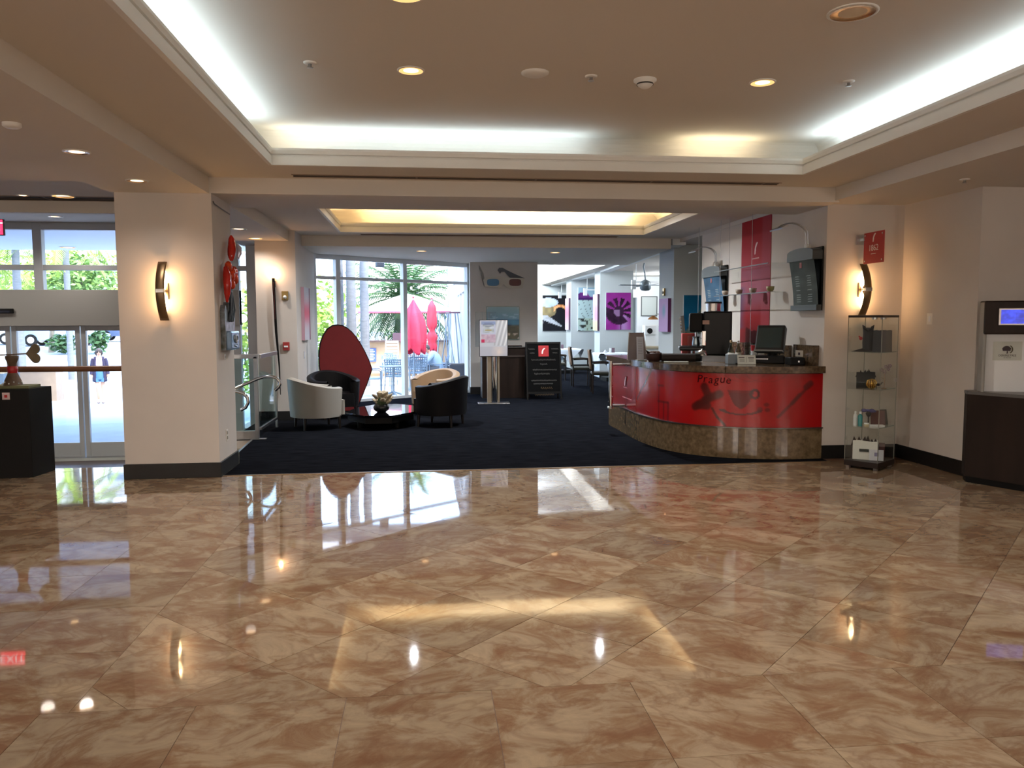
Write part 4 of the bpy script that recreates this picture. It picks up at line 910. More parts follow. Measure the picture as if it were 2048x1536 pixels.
# ---- host counter and chalkboard
t = thing('host_counter', 'dark wooden host counter against the white wall behind the notice board', 'counter', (1.80, 16.3, .004))
MB().box(-.62, .36, -.25, .25, 0, .84).build('cabinet_body', M_DARKWOOD, t, bevel=.004); MB().box(-.64, .38, -.27, .27, .84, .87).build('ledge', mat('ledge_dark', '#3d3430', .3), t)
MB().box(-.62, .36, -.1, .25, .87, 1.02).build('upper_box', M_DARKWOOD, t); MB().box(-.64, .38, -.12, .27, 1.02, 1.045).build('counter_top', mat('counter_dark', '#2d2622', .3), t, bevel=.004)
t = thing('menu_stack', 'flat dark menu folder on the host counter', 'menu', (1.86, 16.25, 1.05)); MB().box(-.16, .16, -.06, .1, 0, .018).build('cover', M_BLACK, t); MB().box(-.155, .155, -.055, .095, .018, .03).build('inner_pages', mat('page_brown', '#4b3a33', .6), t)
t = thing('chalkboard', 'black A-frame chalkboard with a red square logo on the lounge carpet', 'sign', (2.40, 15.62, .004), .05)
b = MB(); b.box(-.36, -.33, -.012, .012, 0, 1.16); b.box(.33, .36, -.012, .012, 0, 1.16); b.box(-.33, .33, -.012, .012, 1.12, 1.16); b.box(-.33, .33, -.012, .012, .12, .16)
M_BFR = mat('board_frame_black', '#141210', .6, spec=.2)
rt = (-.14, 0, 0)
fr_ = b.build('front_frame', M_BFR, t, rot=rt); MB().box(-.33, .33, -.004, .006, .16, 1.12).build('slate', mat('chalk_slate', '#0a0a0a', .8, spec=.1), fr_)
b = MB(); b.box(-.36, -.33, -.012, .012, 0, 1.16); b.box(.33, .36, -.012, .012, 0, 1.16); b.box(-.33, .33, -.006, .006, .1, 1.16); b.build('rear_frame', M_BFR, t, loc=(0, .34, 0), rot=(.14, 0, 0))
rl = MB().box(-.1, .11, -.008, -.004, .87, 1.09).build('logo_square', mat('logo_red', '#b3262b', .5), fr_)
CH = mat('chalk_grey', '#5f5d5a', .9); CHO = mat('chalk_amber', '#6b5436', .9)
fez(fr_, .14, (-.03, -.009, .92), FACE)
for x, w_, h, z, m_ in ((-.24, .13, .04, 1.02, CH), (-.23, .1, .03, .94, CH), (.24, .15, .04, 1.02, CH), (.24, .1, .03, .94, CH), (0, .5, .045, .80, CH), (.0, .15, .045, .715, CH), (.02, .5, .04, .60, CH), (-.04, .32, .045, .52, CH), (0, .52, .04, .385, CH), (-.02, .4, .035, .32, CH), (.05, .24, .06, .23, CHO), (.0, .4, .05, .10, CHO)):
    scribble('chalk_scribble', fr_, x, w_, z, h, m_)
# ================================================================== COFFEE BAR
CTRL = [(4.5, 8.50), (4.25, 8.49), (4.0, 8.505), (3.75, 8.56), (3.5, 8.66), (3.27, 8.81), (3.08, 9.02), (2.94, 9.29), (2.86, 9.6), (2.815, 9.95), (2.80, 10.35), (2.80, 10.8), (2.80, 11.3), (2.80, 11.7)]
def spline(P, per=6):
    out = []
    for i in range(len(P) - 1):
        p0, p1, p2, p3 = P[max(i - 1, 0)], P[i], P[i + 1], P[min(i + 2, len(P) - 1)]
        for k in range(per):
            t = k / per; out.append(tuple(.5 * (2 * p1[c] + (p2[c] - p0[c]) * t + (2 * p0[c] - 5 * p1[c] + 4 * p2[c] - p3[c]) * t * t + (3 * p1[c] - p0[c] - 3 * p2[c] + p3[c]) * t ** 3) for c in (0, 1)))
    return out + [P[-1]]
SP = spline(CTRL)
def offs(P, d):
    out = []
    for i, p in enumerate(P):
        a, b_ = Vector(P[max(i - 1, 0)]), Vector(P[min(i + 1, len(P) - 1)]); t = (b_ - a).normalized(); n = Vector((t.y, -t.x))
        out.append((p[0] - n.x * d, p[1] - n.y * d))
    return out
SL = [0]
for i in range(1, len(SP)): SL.append(SL[-1] + math.dist(SP[i - 1], SP[i]))
TOT = SL[-1]
def atl(s):
    s = max(0, min(TOT, s))
    for i in range(1, len(SP)):
        if SL[i] >= s: t = (s - SL[i - 1]) / (SL[i] - SL[i - 1] + 1e-9); return (SP[i - 1][0] + (SP[i][0] - SP[i - 1][0]) * t, SP[i - 1][1] + (SP[i][1] - SP[i - 1][1]) * t)
    return SP[-1]
def nrm(s):
    a, b_ = Vector(atl(s - .02)), Vector(atl(s + .02)); t = (b_ - a).normalized(); n = Vector((t.y, -t.x)); return n, t
# outward side test
n0, _ = nrm(.5); OUT = 1 if n0.y < 0 else -1
def at_out(s, d): n, _ = nrm(s); p = atl(s); return (p[0] + OUT * n.x * d, p[1] + OUT * n.y * d)
counter = thing('coffee_bar', 'curved coffee bar with a red printed front, granite top and stone plinth', 'counter', (0, 0, 0))
def band(s0, s1, d0, d1, n=24): return [at_out(s0 + (s1 - s0) * k / n, d0) for k in range(n + 1)] + [at_out(s1 + (s0 - s1) * k / n, d1) for k in range(n + 1)]
# stone plinth of separate curved slabs
cuts = [0, .95, 1.75, 2.5, 3.2, TOT]
for k in range(len(cuts) - 1): MB().prism(band(cuts[k] + .002, cuts[k + 1] - .002, .015 + .0012 * (k % 2), -.03, 14), .004, .352).build('plinth_slab', M_PLINTH, counter)
MB().prism(band(0, TOT, .035, -.02, 60), .352, .364).build('steel_ledge', mat('ledge_steel', '#6e6a66', .25, .9), counter)
MB().prism(band(0, TOT, .0, -.05, 60), .364, .975).build('front_core', M_RED, counter)
tc_ = [0, 1.1, 2.0, 2.9, TOT]
for k in range(4): MB().prism(band(tc_[k] + .001, tc_[k + 1] - .001, .06, -.58, 20), .985, 1.06).build('top_slab', M_GRANITE, counter, bevel=.006)
MB().prism(band(.0, TOT, -.05, -.56, 60), .93, .985).build('under_shelf', mat('bar_inside', '#1c1715', .6), counter)
MB().prism(band(.0, TOT, -.52, -.56, 60), .06, .95).build('inner_wall', MATS['bar_inside'], counter)
# red front print
LEN = TOT
def mural(u, v):
    s = u * LEN; x, z = s, v * .61
    c = mix((.70, .055, .07), (.60, .045, .06), .5 + .5 * math.sin(s * 2.2 + 1) * .6)
    dk = (.30, .02, .035)
    def ink(d, w, k=.85):
        nonlocal c
        if d < w: c = mix(c, dk, k * min(1, (w - d) / w * 2.2))
    # mask with ribbon (leaf-like jester mask)
    for q in ((1.33, .30, 1.17, .37), (1.31, .30, 1.46, .21), (1.29, .33, 1.35, .45), (1.42, .23, 1.31, .23)): ink(seg(x, z, (q[0], q[1]), (q[2], q[3])), .06)
    for a, b_ in (((1.25, .20), (1.19, .10)), ((1.19, .10), (1.12, .03)), ((1.12, .03), (1.09, -.02))): ink(seg(x, z, a, b_), .018)
    # cup and saucer
    cx, cz = .93, .33
    zz = z - cz
    if -.12 < zz < .09 and abs(x - cx) < .15 * math.sqrt(max(0, (zz + .12) / .21)): c = mix(c, (.30, .03, .05), .7 if zz < .06 else .55)
    if abs(math.hypot(x - cx + .15, (z - cz - .05)) - .045) < .014: c = mix(c, (.27, .02, .04), .8)
    e = math.hypot((x - cx) / .21, (z - .20) / .055)
    if abs(e - 1) < .16 and z < .2: c = mix(c, dk, .85)
    # beans
    for bx_, bz_ in ((.72, .21), (.65, .26), (.64, .20)): ink(math.hypot(x - bx_, (z - bz_) * 1.3), .04, .55)
    # fountain pens
    ink(seg(x, z, (.15, .50), (.20, .46)), .045); ink(seg(x, z, (.22, .42), (.52, .12)), .022, .6); ink(seg(x, z, (.28, .37), (.36, .28)), .03, .55)
    ink(seg(x, z, (2.30, .58), (2.52, .38)), .03, .6); ink(seg(x, z, (2.56, .36), (2.78, .18)), .025, .5)
    # drawn chair
    for a, b_ in (((1.88, .0), (1.88, .22)), ((2.08, .0), (2.08, .42)), ((1.88, .22), (2.10, .22)), ((1.98, .42), (2.10, .42)), ((1.97, .22), (1.97, .0))): ink(seg(x, z, a, b_), .018, .5)
    for k in range(3): ink(abs(math.hypot((x - .9 + .12 * k) / 1.0, (z - .62) / .45) - .22), .012, .25)
    return c
def mpos(u, v): p = at_out(u * LEN, .0025); return (p[0], p[1], .366 + v * .607)
paint('printed_front', 1, 1, 330, 66, mural, counter, m=M_COLG, pos=mpos)
def on_front(s, z): p = at_out(s, .0045); n, t = nrm(s); n = n * OUT; return (p[0], p[1], z), (pi / 2, 0, math.atan2(n.y, n.x) + pi / 2)
M_DKRED = mat('ink_dark_red', '#3a0508', .9, spec=.1)
word = 'Prague'; s0 = 1.41
for k, ch in enumerate(word): l_, r2_ = on_front(s0 - k * .067, .90 + .006 * math.sin(k * 2)); text('lettering', ch, .13, counter, l_, r2_, M_DKRED, shear=.15)
M_PINK = mat('ink_pale_pink', '#d8a4a8', .5)
l_, r2_ = on_front(3.38, .67); fez(counter, .16, (l_[0] - .01, l_[1], l_[2]), r2_, mat('ink_white', '#efe2e4', .5))
for k in range(3): l_, r2_ = on_front(3.45 - k * .07, .645); MB().box(-.03, .03, -.0015, .0, 0, .008).build('print_line', M_PINK, counter, loc=l_, rot=(0, 0, r2_[2]))
for k in range(6): l_, r2_ = on_front(3.5 - k * .085, .50 - .0 * k); MB().box(-.03, .03, -.0015, .0, 0, .014).build('print_line', M_PINK, counter, loc=l_, rot=(0, 0, r2_[2]))
# steel post with brackets at the end of the bar
t = thing('bar_post', 'upright steel grab post on brackets at the left end of the coffee bar', 'post', (2.585, 10.75, 0))
MB().cyl((0, 0, .37), (0, 0, 1.02), .03, n=14).build('tube', M_CHROME, t); b = MB()
for z in (.40, .97): b.cyl((0, 0, z), (.20, 0, z), .018, n=10)
b.build('bracket', M_STEEL, t)
MB().lathe([(.045, .36), (.045, .385), (.03, .39)], n=14).build('collar', M_STEEL, t)
# back counter against the bar wall
t = thing('back_counter', 'dark back counter along the bar wall with a granite upstand', 'counter', (0, 0, 0))
MB().box(3.62, 4.495, 9.3, 12.3, .004, .93).build('carcass', M_DARKWOOD, t); MB().box(3.58, 4.495, 9.28, 12.32, .93, .98).build('worktop', M_GRANITE, t, bevel=.004); MB().box(4.46, 4.495, 9.28, 12.3, .98, 1.27).build('upstand', M_GRANITE, t)
t = thing('return_counter', 'raised granite-backed end of the coffee bar beside the wall', 'counter', (0, 0, 0))
MB().box(4.42, 4.497, 8.6, 9.08, 1.062, 1.29).build('upstand', M_GRANITE, t)
CT = 1.062
def bt(name, label, cat, x, y, z=CT, rz=0, group=None): return thing(name, label, cat, (x, y, z), rz, group)
t = bt('note_card', 'small taped note card on the granite upstand by the wall', 'card', 4.415, 8.85, 1.15, -1.2); MB().box(-.09, .07, -.004, .0, 0, .075).build('card', mat('note_paper', '#a8a294', .7), t); MB().box(-.05, -.02, -.005, -.004, .02, .05).build('print', M_INK, t)
# ---- coffee machine
cmn = bt('coffee_machine', 'big black automatic coffee machine with chrome bean hopper behind the bar', 'machine', 3.93, 10.62, .982, -.30)
MB().box(-.28, .30, -.22, .24, .06, .12).build('foot_base', M_BLACK, cmn, bevel=.01)
MB().box(-.08, .30, -.22, .24, .12, .72).build('housing', mat('machine_black', '#08080a', .35, spec=.25), cmn, bevel=.02)
MB().box(-.26, -.08, -.19, .2, .44, .70).build('brew_head', M_BLACK, cmn, bevel=.02)
MB().box(-.40, -.06, -.25, .2, .185, .245).build('drip_tray', mat('tray_black', '#0d0d0f', .35), cmn, bevel=.02)
MB().box(-.10, -.04, -.235, -.215, .25, .46).build('chrome_panel', M_CHROME, cmn, bevel=.01)
MB().box(-.09, .0, -.224, -.219, .545, .60).build('badge', mat('badge_copper', '#9a7a6c', .4, .3), cmn)
kp = MB().box(-.30, -.26, -.16, .14, .46, .70).build('button_panel', mat('panel_glass', '#1c2a28', .15), cmn, rot=(0, -.12, 0))
for i in range(4):
    for j in range(5): MB().cyl((-.315, -.12 + i * .07, .485 + j * .045), (-.30, -.12 + i * .07, .485 + j * .045), .012, n=8).build('button', M_CHROME, kp)
MB().cyl((.06, 0, .72), (.06, 0, .83), .10, .105, 18).build('bean_hopper', M_CHROME, cmn); MB().cyl((.06, 0, .83), (.06, 0, .855), .12, .115, 18).build('hopper_lid', M_BLACK, cmn)
b = MB(); b.cyl((-.17, -.06, .34), (-.17, -.06, .44), .012, n=8); b.cyl((-.17, .04, .34), (-.17, .04, .44), .012, n=8); b.build('spout', M_CHROME, cmn)
for y in (-.2, .16): MB().cyl((-.22, y, 0), (-.22, y, .19), .012, n=8).build('leg', M_CHROME, cmn)
for x in (-.26, .27):
    for y in (-.19, .2): MB().cyl((x, y, .0), (x, y, .06), .02, n=8).build('foot', M_STEEL, cmn)
t = bt('milk_pitcher', 'steel milk pitcher under the coffee machine spout', 'pitcher', 3.745, 10.6, 1.229); MB().lathe([(.05, 0), (.055, .03), (.042, .1), (.05, .13)], n=16).build('body', mat('pitcher_steel', '#9fb0b8', .25, .9), t); MB().tube([(.05, 0, .11), (.09, 0, .1), (.085, 0, .04), (.055, 0, .03)], .006, 6).build('handle', M_STEEL, t)
for k, (x, z) in enumerate(((3.76, .982), (3.76, 1.19))):
    t = bt('tea_carton', ('red coffee carton standing at the left of the coffee machine, lower of two' if k == 0 else 'red coffee carton on top of another, left of the coffee machine'), 'box', 3.76, 10.95, z + .001, -.25, 'red cartons')
    MB().box(-.095, .085, -.09, .09, 0, .205).build('carton', mat('carton_red', '#c02a24', .4), t, bevel=.003); MB().box(-.02, .08, -.093, -.09, .03, .17).build('print_panel', mat('carton_pink', '#c4625c', .5), t)
# ---- things on the bar top and behind it
t = bt('till', 'black touchscreen till with its screen tilted back on the bar', 'till', 4.17, 9.22, CT, -.42)
MB().box(-.19, .19, -.17, .17, 0, .09).build('cash_base', M_BLACK, t, bevel=.01); MB().cyl((.05, .05, .09), (.05, .05, .2), .06, .05, 12).build('stand', M_BLACK, t)
sc_ = MB().box(-.17, .17, -.09, .02, 0, .34).build('screen_body', mat('till_plastic', '#1b1c1e', .4), t, loc=(.02, .0, .115), rot=(-.38, 0, -.25), bevel=.02)
MB().box(-.145, .145, -.094, -.0905, .04, .30).build('screen', mat('till_glass', '#3a4a4c', .12, spec=.8), sc_); MB().box(-.17, .17, -.1, -.05, -.005, .012).build('front_lip', mat('till_silver', '#9aa0a0', .3, .5), sc_)
MB().box(-.14, .0, -.173, -.17, .05, .06).build('drawer_line', M_STEEL, t)
t = bt('card_reader', 'black payment terminal right of the till', 'terminal', 4.42, 9.02, .982 + .08, -.3); MB().box(-.06, .06, -.1, .1, 0, .035).build('body', M_BLACK, t, bevel=.008); MB().box(-.045, .045, -.02, .08, .035, .038).build('keypad', M_GREY, t)
t = bt('cable', 'thin dark cable running down behind the till', 'cable', 4.3, 9.35, CT); MB().tube([(0, 0, .25), (.05, .02, .18), (.08, 0, .08), (.1, -.05, .01), (.16, -.08, .008)], .005, 6).build('cord', M_BLACK, t)
t = bt('black_crate', 'low black plastic organiser right of the till', 'box', 4.33, 8.80, CT, -.1); MB().box(-.11, .06, -.1, .08, 0, .085).build('tray', M_BLACK, t, bevel=.006); MB().box(-.02, .0, -.103, -.1, .03, .05).build('clip', M_STEEL, t)
t = bt('flip_card', 'white two-column price card on the bar in front of the till', 'card', 3.80, 8.98, CT, -.05)
fc = MB().box(-.11, .11, -.004, .004, 0, .108).build('card', mat('price_card', '#d5dad2', .4), t, rot=(-.2, 0, 0)); b = MB()
for x, z in ((-.06, .075), (.055, .07)): b.box(x - .035, x + .035, -.0055, -.004, z, z + .008)
for k in range(3):
    for x in (-.055, .055): b.box(x - .03, x + .03, -.0052, -.004, .055 - k * .012, .058 - k * .012)
b.box(-.001, .001, -.0052, -.004, .02, .09); b.build('print_line', M_INK, fc); MB().box(-.115, .115, -.0, .1, 0, .01).build('base', M_BLACK, t)
t = bt('napkin_box', 'grey napkin box beside the white price card', 'box', 3.67, 9.1, CT, -.1); MB().box(-.068, .068, -.06, .06, 0, .115).build('body', mat('napkin_grey', '#6f7a82', .4), t, bevel=.003); MB().box(-.055, .055, -.05, .05, .115, .12).build('napkin', M_WHITE, t)
for k, (x, y, h, lab) in enumerate(((3.86, 9.62, .27, 'clear syrup bottle leaning left of the other, behind the napkin box'), (3.99, 9.7, .26, 'clear syrup bottle with a dark pump, nearer the till'))):
    t = bt('syrup_bottle', lab, 'bottle', x, y, CT, 0, 'syrup bottles'); MB().lathe([(.036, 0), (.038, .01), (.038, h * .5), (.015, h * .72), (.013, h * .9)], n=16).build('bottle_body', glassmat('syrup_glass_%d' % k, '#b9bfae', 1.5), t)
    MB().lathe([(.0365, h * .12), (.0385, h * .12), (.0385, h * .42), (.0365, h * .42)], n=16).build('paper_label', mat('bottle_label', '#a8a598', .6), t); MB().lathe([(.017, h * .88), (.017, h * .98), (0, h)], n=10).build('cap', M_CHROME if k else M_BRONZE, t)
for k, (x, y, lab) in enumerate(((4.12, 9.72, 'stack of clear plastic cups by the syrup bottles'), (4.235, 9.78, 'stack of white cups with a red band next to the till'), (4.31, 9.74, 'stack of white paper cups half behind the till'))):
    t = bt('cup_stack', lab, 'cups', x, y, CT, 0, 'cup stacks'); b = MB(); n_ = 5 if k != 1 else 4
    for q in range(n_): b.lathe([(.03, q * .045), (.042, q * .045 + .09 - .008 * q)], n=14, caps=False)
    b.lathe([(.03, 0), (0, 0)], n=14, caps=False); b.build('cup', glassmat('clear_cup', '#d8dcd8', 2.0) if k == 0 else M_WHITE, t)
    if k == 1: MB().lathe([(.0405, .12), (.044, .2)], n=14, caps=False).build('red_band', M_RED, t)
t = bt('glass_jar', 'round glass sugar jar in front of the coffee machine', 'jar', 3.62, 10.0, CT); MB().lathe([(.04, 0), (.07, .02), (.075, .06), (.055, .1), (.05, .105)], n=18).build('jar_body', M_CHROME, t); MB().lathe([(.055, .105), (.05, .125), (.012, .13), (.012, .145), (0, .15)], n=16).build('lid', M_STEEL, t)
t = bt('glass_guard', 'low frosted glass guard strip along the bar before the coffee machine', 'guard', 3.35, 9.75, CT, -.52); MB().box(-.42, .62, -.005, .005, .0, .075).build('pane', mat('frosted_glass', '#4d5560', .2, spec=.8), t)
t = bt('bread_basket', 'dark brown basket at the left of the bar top', 'basket', 2.93, 9.86, CT, .2)
MB().lathe([(.07, 0), (.095, .03), (.105, .09), (.098, .11), (.09, .09), (.06, .02), (0, .02)], n=20).build('basket_body', mat('basket_brown', '#3a1f18', .6, var=.3, scale=20), t)
R5 = random.Random(9); b = MB()
for k in range(7): b.ball((R5.uniform(-.05, .05), R5.uniform(-.05, .05), .1), .035, .03, .03, 8, 5)
b.build('wrapped_roll', mat('roll_brown', '#5a3a26', .7, var=.3), t)
MB().add([(-.10, -.02, .09), (-.14, -.04, .15), (-.06, -.06, .10)], [(0, 1, 2)]).build('paper_corner', M_DARKWOOD, t)
t = bt('rolled_mat', 'long dark roll lying on the bar beside the brown basket', 'roll', 3.22, 9.72, CT, -.25); MB().cyl((-.22, 0, .052), (.26, 0, .052), .05, n=18).build('roll', mat('roll_dark', '#221713', .7), t); MB().cyl((.2, 0, .052), (.262, 0, .052), .051, n=18).build('end_band', M_BLACK, t)
t = bt('slate_tray', 'pale tray under the dark roll on the bar top', 'tray', 3.12, 9.50, CT, -.3); MB().box(-.16, .14, -.06, .06, 0, .012).build('tray', mat('tray_pale', '#b5b8b2', .3), t, bevel=.003)
t = bt('menu_board', 'tall bronze menu card in a clear easel holder at the left end of the bar', 'menu', 2.82, 10.25, CT, .15)
MB().prism([(-.14, 0), (.14, 0), (.1, .36), (-.1, .36)], -.004, .004, Matrix(((1, 0, 0, 0), (0, 0, -1, 0), (0, 1, 0, 0), (0, 0, 0, 1)))).build('card', mat('menu_bronze', '#857a78', .4), t, rot=(-.12, 0, 0))
b = MB(); b.tube([(-.145, -.008, 0), (-.103, -.008, .37)], .005, 6); b.tube([(.145, -.008, 0), (.103, -.008, .37)], .005, 6); b.build('edge_rod', mat('edge_pale', '#cbc4bd', .3), t, rot=(-.12, 0, 0))
t = bt('price_card', 'narrow white price card standing before the bronze menu card', 'card', 2.79, 9.98, CT, .1); pc = MB().box(-.045, .045, -.003, .003, .0, .31).build('card', mat('card_blue_white', '#c3cad6', .4), t, rot=(-.1, 0, 0)); b = MB()
for k in range(9): b.box(-.03, .028, -.0042, -.003, .09 + k * .022, .094 + k * .022)
b.build('print_line', mat('grey_ink', '#7c8496', .6), pc); MB().box(-.05, .05, -.02, .05, 0, .008).build('foot', M_GEDGE, t)
# ---- on the bar wall (plane x = 4.5, faces -x)
t = thing('wall_banner', 'tall red printed banner with a white emblem on the bar wall', 'banner', (4.494, 10.40, 1.05))
def ban(u, v):
    if v > .62: c = mix((.62, .12, .15), (.60, .28, .32), (1 - v) * 2.2)
    elif v > .42: c = mix((.60, .36, .42), (.58, .30, .36), vnoise(u * 3, v * 8))
    elif v > .30: c = mix((.52, .10, .13), (.58, .34, .40), (v - .30) / .12 + .25 * (vnoise(u * 4, v * 9) - .5))
    else: c = mix((.36, .06, .07), (.55, .09, .11), v * 3 + .2 * vnoise(u * 3, v * 5, 3))
    if v < .52 and u < .22: c = mix(c, (.30, .32, .45), .6 * (1 - u / .22) * (v > .2))
    if u > .74 and v > .2: c = mix(c, (.62, .33, .38), .5)
    return c
MB().box(-.0, .005, -.475, .475, .0, 1.95).build('backing', M_RED, t); paint('print', .95, 1.95, 16, 50, ban, t, (-.002, 0, 0), (0, 0, -pi / 2), M_COLM)
fez(t, .19, (-.003, .02, 1.42), RL, mat('ink_blush', '#d9b6b4', .6)); b = MB(); b.box(-.004, -.002, -.12, .10, 1.36, 1.375); b.box(-.004, -.002, -.2, .22, 1.27, 1.28); b.build('print_line', mat('ink_rose', '#b07a7c', .6), t)
for name_z, lab in ((2.285, 'upper thin glass shelf on wires across the bar wall'), (1.93, 'lower thin glass shelf on wires with pale cups')):
    t = thing('wire_shelf', lab, 'shelf', (4.36, 10.25, name_z), 0, 'glass shelves on the bar wall'); MB().box(-.12, .12, -.82, 1.0, -.006, .006).build('glass', M_GLASS, t)
    b = MB(); b.box(-.1235, -.12, -.82, 1.0, -.006, .006); b.build('front_edge', mat('shelf_edge_dark', '#3e3f3c', .3), t)
b = MB()
for y in (11.95, 11.05, 10.72, 9.95): b.cyl((4.25, y, 1.2), (4.25, y, 3.02), .003, n=5)
o = b.build('shelf_wire', M_STEEL); tag(o, 'thin vertical cable set carrying the glass shelves on the bar wall', 'cables')
for k, (y, lab) in enumerate(((11.12, 'pale cup at the left end of the lower wire shelf'), (10.62, 'pale cup second from the left on the lower wire shelf'), (10.15, 'pale cup in front of the red banner on the lower wire shelf'), (9.62, 'yellowish cup at the right end of the lower wire shelf'))):
    t = thing('shelf_cup', lab, 'cup', (4.36, y, 1.9365), 0, 'cups on the lower wire shelf'); MB().lathe([(.025, 0), (.045, .03), (.05, .07), (.046, .07), (.02, .012), (0, .012)], n=16).build('cup_body', mat('cup_cream' if k < 3 else 'cup_straw', '#9c8f80' if k < 3 else '#8a8454', .4), t); MB().lathe([(.055, .0), (.06, .006), (.0, .004)], n=14).build('saucer', MATS['cup_cream'], t)
def menu(label, y, z, hw, h, rows, tone):
    t = thing('hanging_menu', label, 'menu', (4.47, y, z), 0, 'slate menus on the bar wall')
    # built in wall coordinates: local y along the wall, faces -x, sheet bows out at the top
    MB().box(-.0, .02, -hw, hw, 0, h).build('back_board', M_BLACK, t)
    f = lambda u, v: (-.03 - .07 * v ** 1.5 - .012 * math.sin(pi * u), hw - 2 * hw * u, h * .09 + v * h * .74)
    def col(u, v): return mix(tone, [x * .8 for x in tone], vnoise(u * 5, v * 8))
    paint('sheet', 1, 1, 10, 16, col, t, m=M_COLM, pos=f)
    b = MB(); b.grid(lambda u, v: (-.02, hw - 2 * hw * u, h * .07 + v * h * .78), 2, 2, False, True); b.build('sheet_back', M_BLACK, t)
    top = [(-hw * 1.05, h * .80), (hw * 1.05, h * .80), (hw * 1.05, h * .93)] + [(hw * 1.05 * math.cos(a), h * .93 + h * .07 * math.sin(a)) for a in [pi * k / 12 for k in range(1, 12)]] + [(-hw * 1.05, h * .93)]
    MB().prism([(-x, zz) for x, zz in top], 0, .12, Matrix(((0, 0, -1, 0), (-1, 0, 0, 0), (0, 1, 0, 0), (0, 0, 0, 1)))).build('arched_header', mat('menu_slate', '#3b4141', .5), t, bevel=.003)
    MB().box(-.06, .0, -hw * 1.06, hw * 1.06, .0, h * .09).build('bottom_bar', MATS['menu_slate'], t, bevel=.003)
    R6 = random.Random(rows); b = MB()
    for k in range(rows):
        v = .62 - k * .6 / rows
        if k in (5, 7): continue
        q = f(.2, v); x = q[0] - .004; L_ = R6.uniform(.3, .75) * hw; zz = q[2]
        b.box(x, x + .002, hw * .62 - L_, hw * .62, zz, zz + .008); b.box(x, x + .002, -hw * .62, -hw * .4 + R6.uniform(0, .06), zz, zz + .008)
    b.build('print_line', mat('menu_ink', '#93a3a4', .7), t)
    q = f(.5, .86); MB().box(q[0] - .006, q[0] - .001, -.025, .025, q[2] - .03, q[2] + .05).build('logo_mark', mat('menu_logo', '#a05c60', .6), t)
    MB().box(-.05, .0, -.03, .03, h, h + .05).build('clip', M_TRIM, t)
    b = MB()
    for dy in (-.03, .03):
        P_ = [(-.03, dy, h + .02), (-.035, dy, h + .14)] + [(-.035 - .19 + .19 * math.cos(a), dy, h + .16 + .13 * math.sin(a)) for a in [pi * k / 10 for k in range(0, 9)]]
        b.tube(P_, .006, 6)
    b.build('lamp_arm', M_STEEL, t); e = P_[-1]
    b = MB(); b.box(-.04, .04, -.16, .16, -.012, .004); b.build('lamp_head', M_STEEL, t, loc=(e[0], 0, e[2] - .005), rot=(0, -.45, 0)); return t
menu('grey-green slate menu under a picture lamp, nearest the right column', 8.84, 1.69, .30, .72, 12, (.38, .43, .43))
menu('blue slate menu under a picture lamp, above the coffee machine', 11.72, 1.60, .36, .80, 14, (.30, .44, .56))
# ================================================================== DINING ROOM
M_CLOTH = mat('white_tablecloth', '#d6dde6', .85); M_NAP = mat('white_napkin', '#dfe6ee', .85)
def table_set(x, y, lab_t, lab_c, rz=0, drop=.34):
    t = thing('dining_table', lab_t, 'table', (x, y, .004), rz, 'dining tables with dark bases')
    MB().box(-.42, .42, -.42, .42, .70, .73).build('tabletop', M_DARKWOOD, t); MB().box(-.26, .26, -.26, .26, 0, .10).build('base', M_BLACK, t); MB().cyl((0, 0, .1), (0, 0, .70), .05, n=10).build('pedestal_column', M_BLACK, t)
    c = thing('tablecloth', lab_c, 'tablecloth', (x, y, .738), rz + pi / 4, 'white tablecloths')
    h = .60
    def f(u, v):
        px, py = (u - .5) * 2 * h, (v - .5) * 2 * h
        ca, sa = math.cos(-pi / 4), math.sin(-pi / 4); qx, qy = px * ca - py * sa, px * sa + py * ca
        ex = max(0, abs(qx) - .42); ey = max(0, abs(qy) - .42); e = math.hypot(ex, ey)
        fx = max(-.425, min(.425, qx)) + math.copysign(min(ex, .05) + .015 * math.sin(qy * 14) * (ex > 0), qx) * (ex > 0); fy = max(-.425, min(.425, qy)) + math.copysign(min(ey, .05) + .015 * math.sin(qx * 14) * (ey > 0), qy) * (ey > 0)
        ca, sa = math.cos(-pi / 4), math.sin(pi / 4) * -1
        rx, ry = fx * math.cos(-pi / 4) - fy * math.sin(-pi / 4), fx * math.sin(-pi / 4) + fy * math.cos(-pi / 4)
        return (fx * math.cos(pi / 4) - fy * math.sin(pi / 4), fx * math.sin(pi / 4) + fy * math.cos(pi / 4), -max(0, e - .03) * .98)
    b = MB(); b.grid(f, 34, 34, True); b.build('cloth', M_CLOTH, c)
    u = MB(); u.box(-.42, .42, -.42, .42, -.003, -.001); u.build('under_cloth', M_CLOTH, c, rot=(0, 0, -pi / 4)); return t
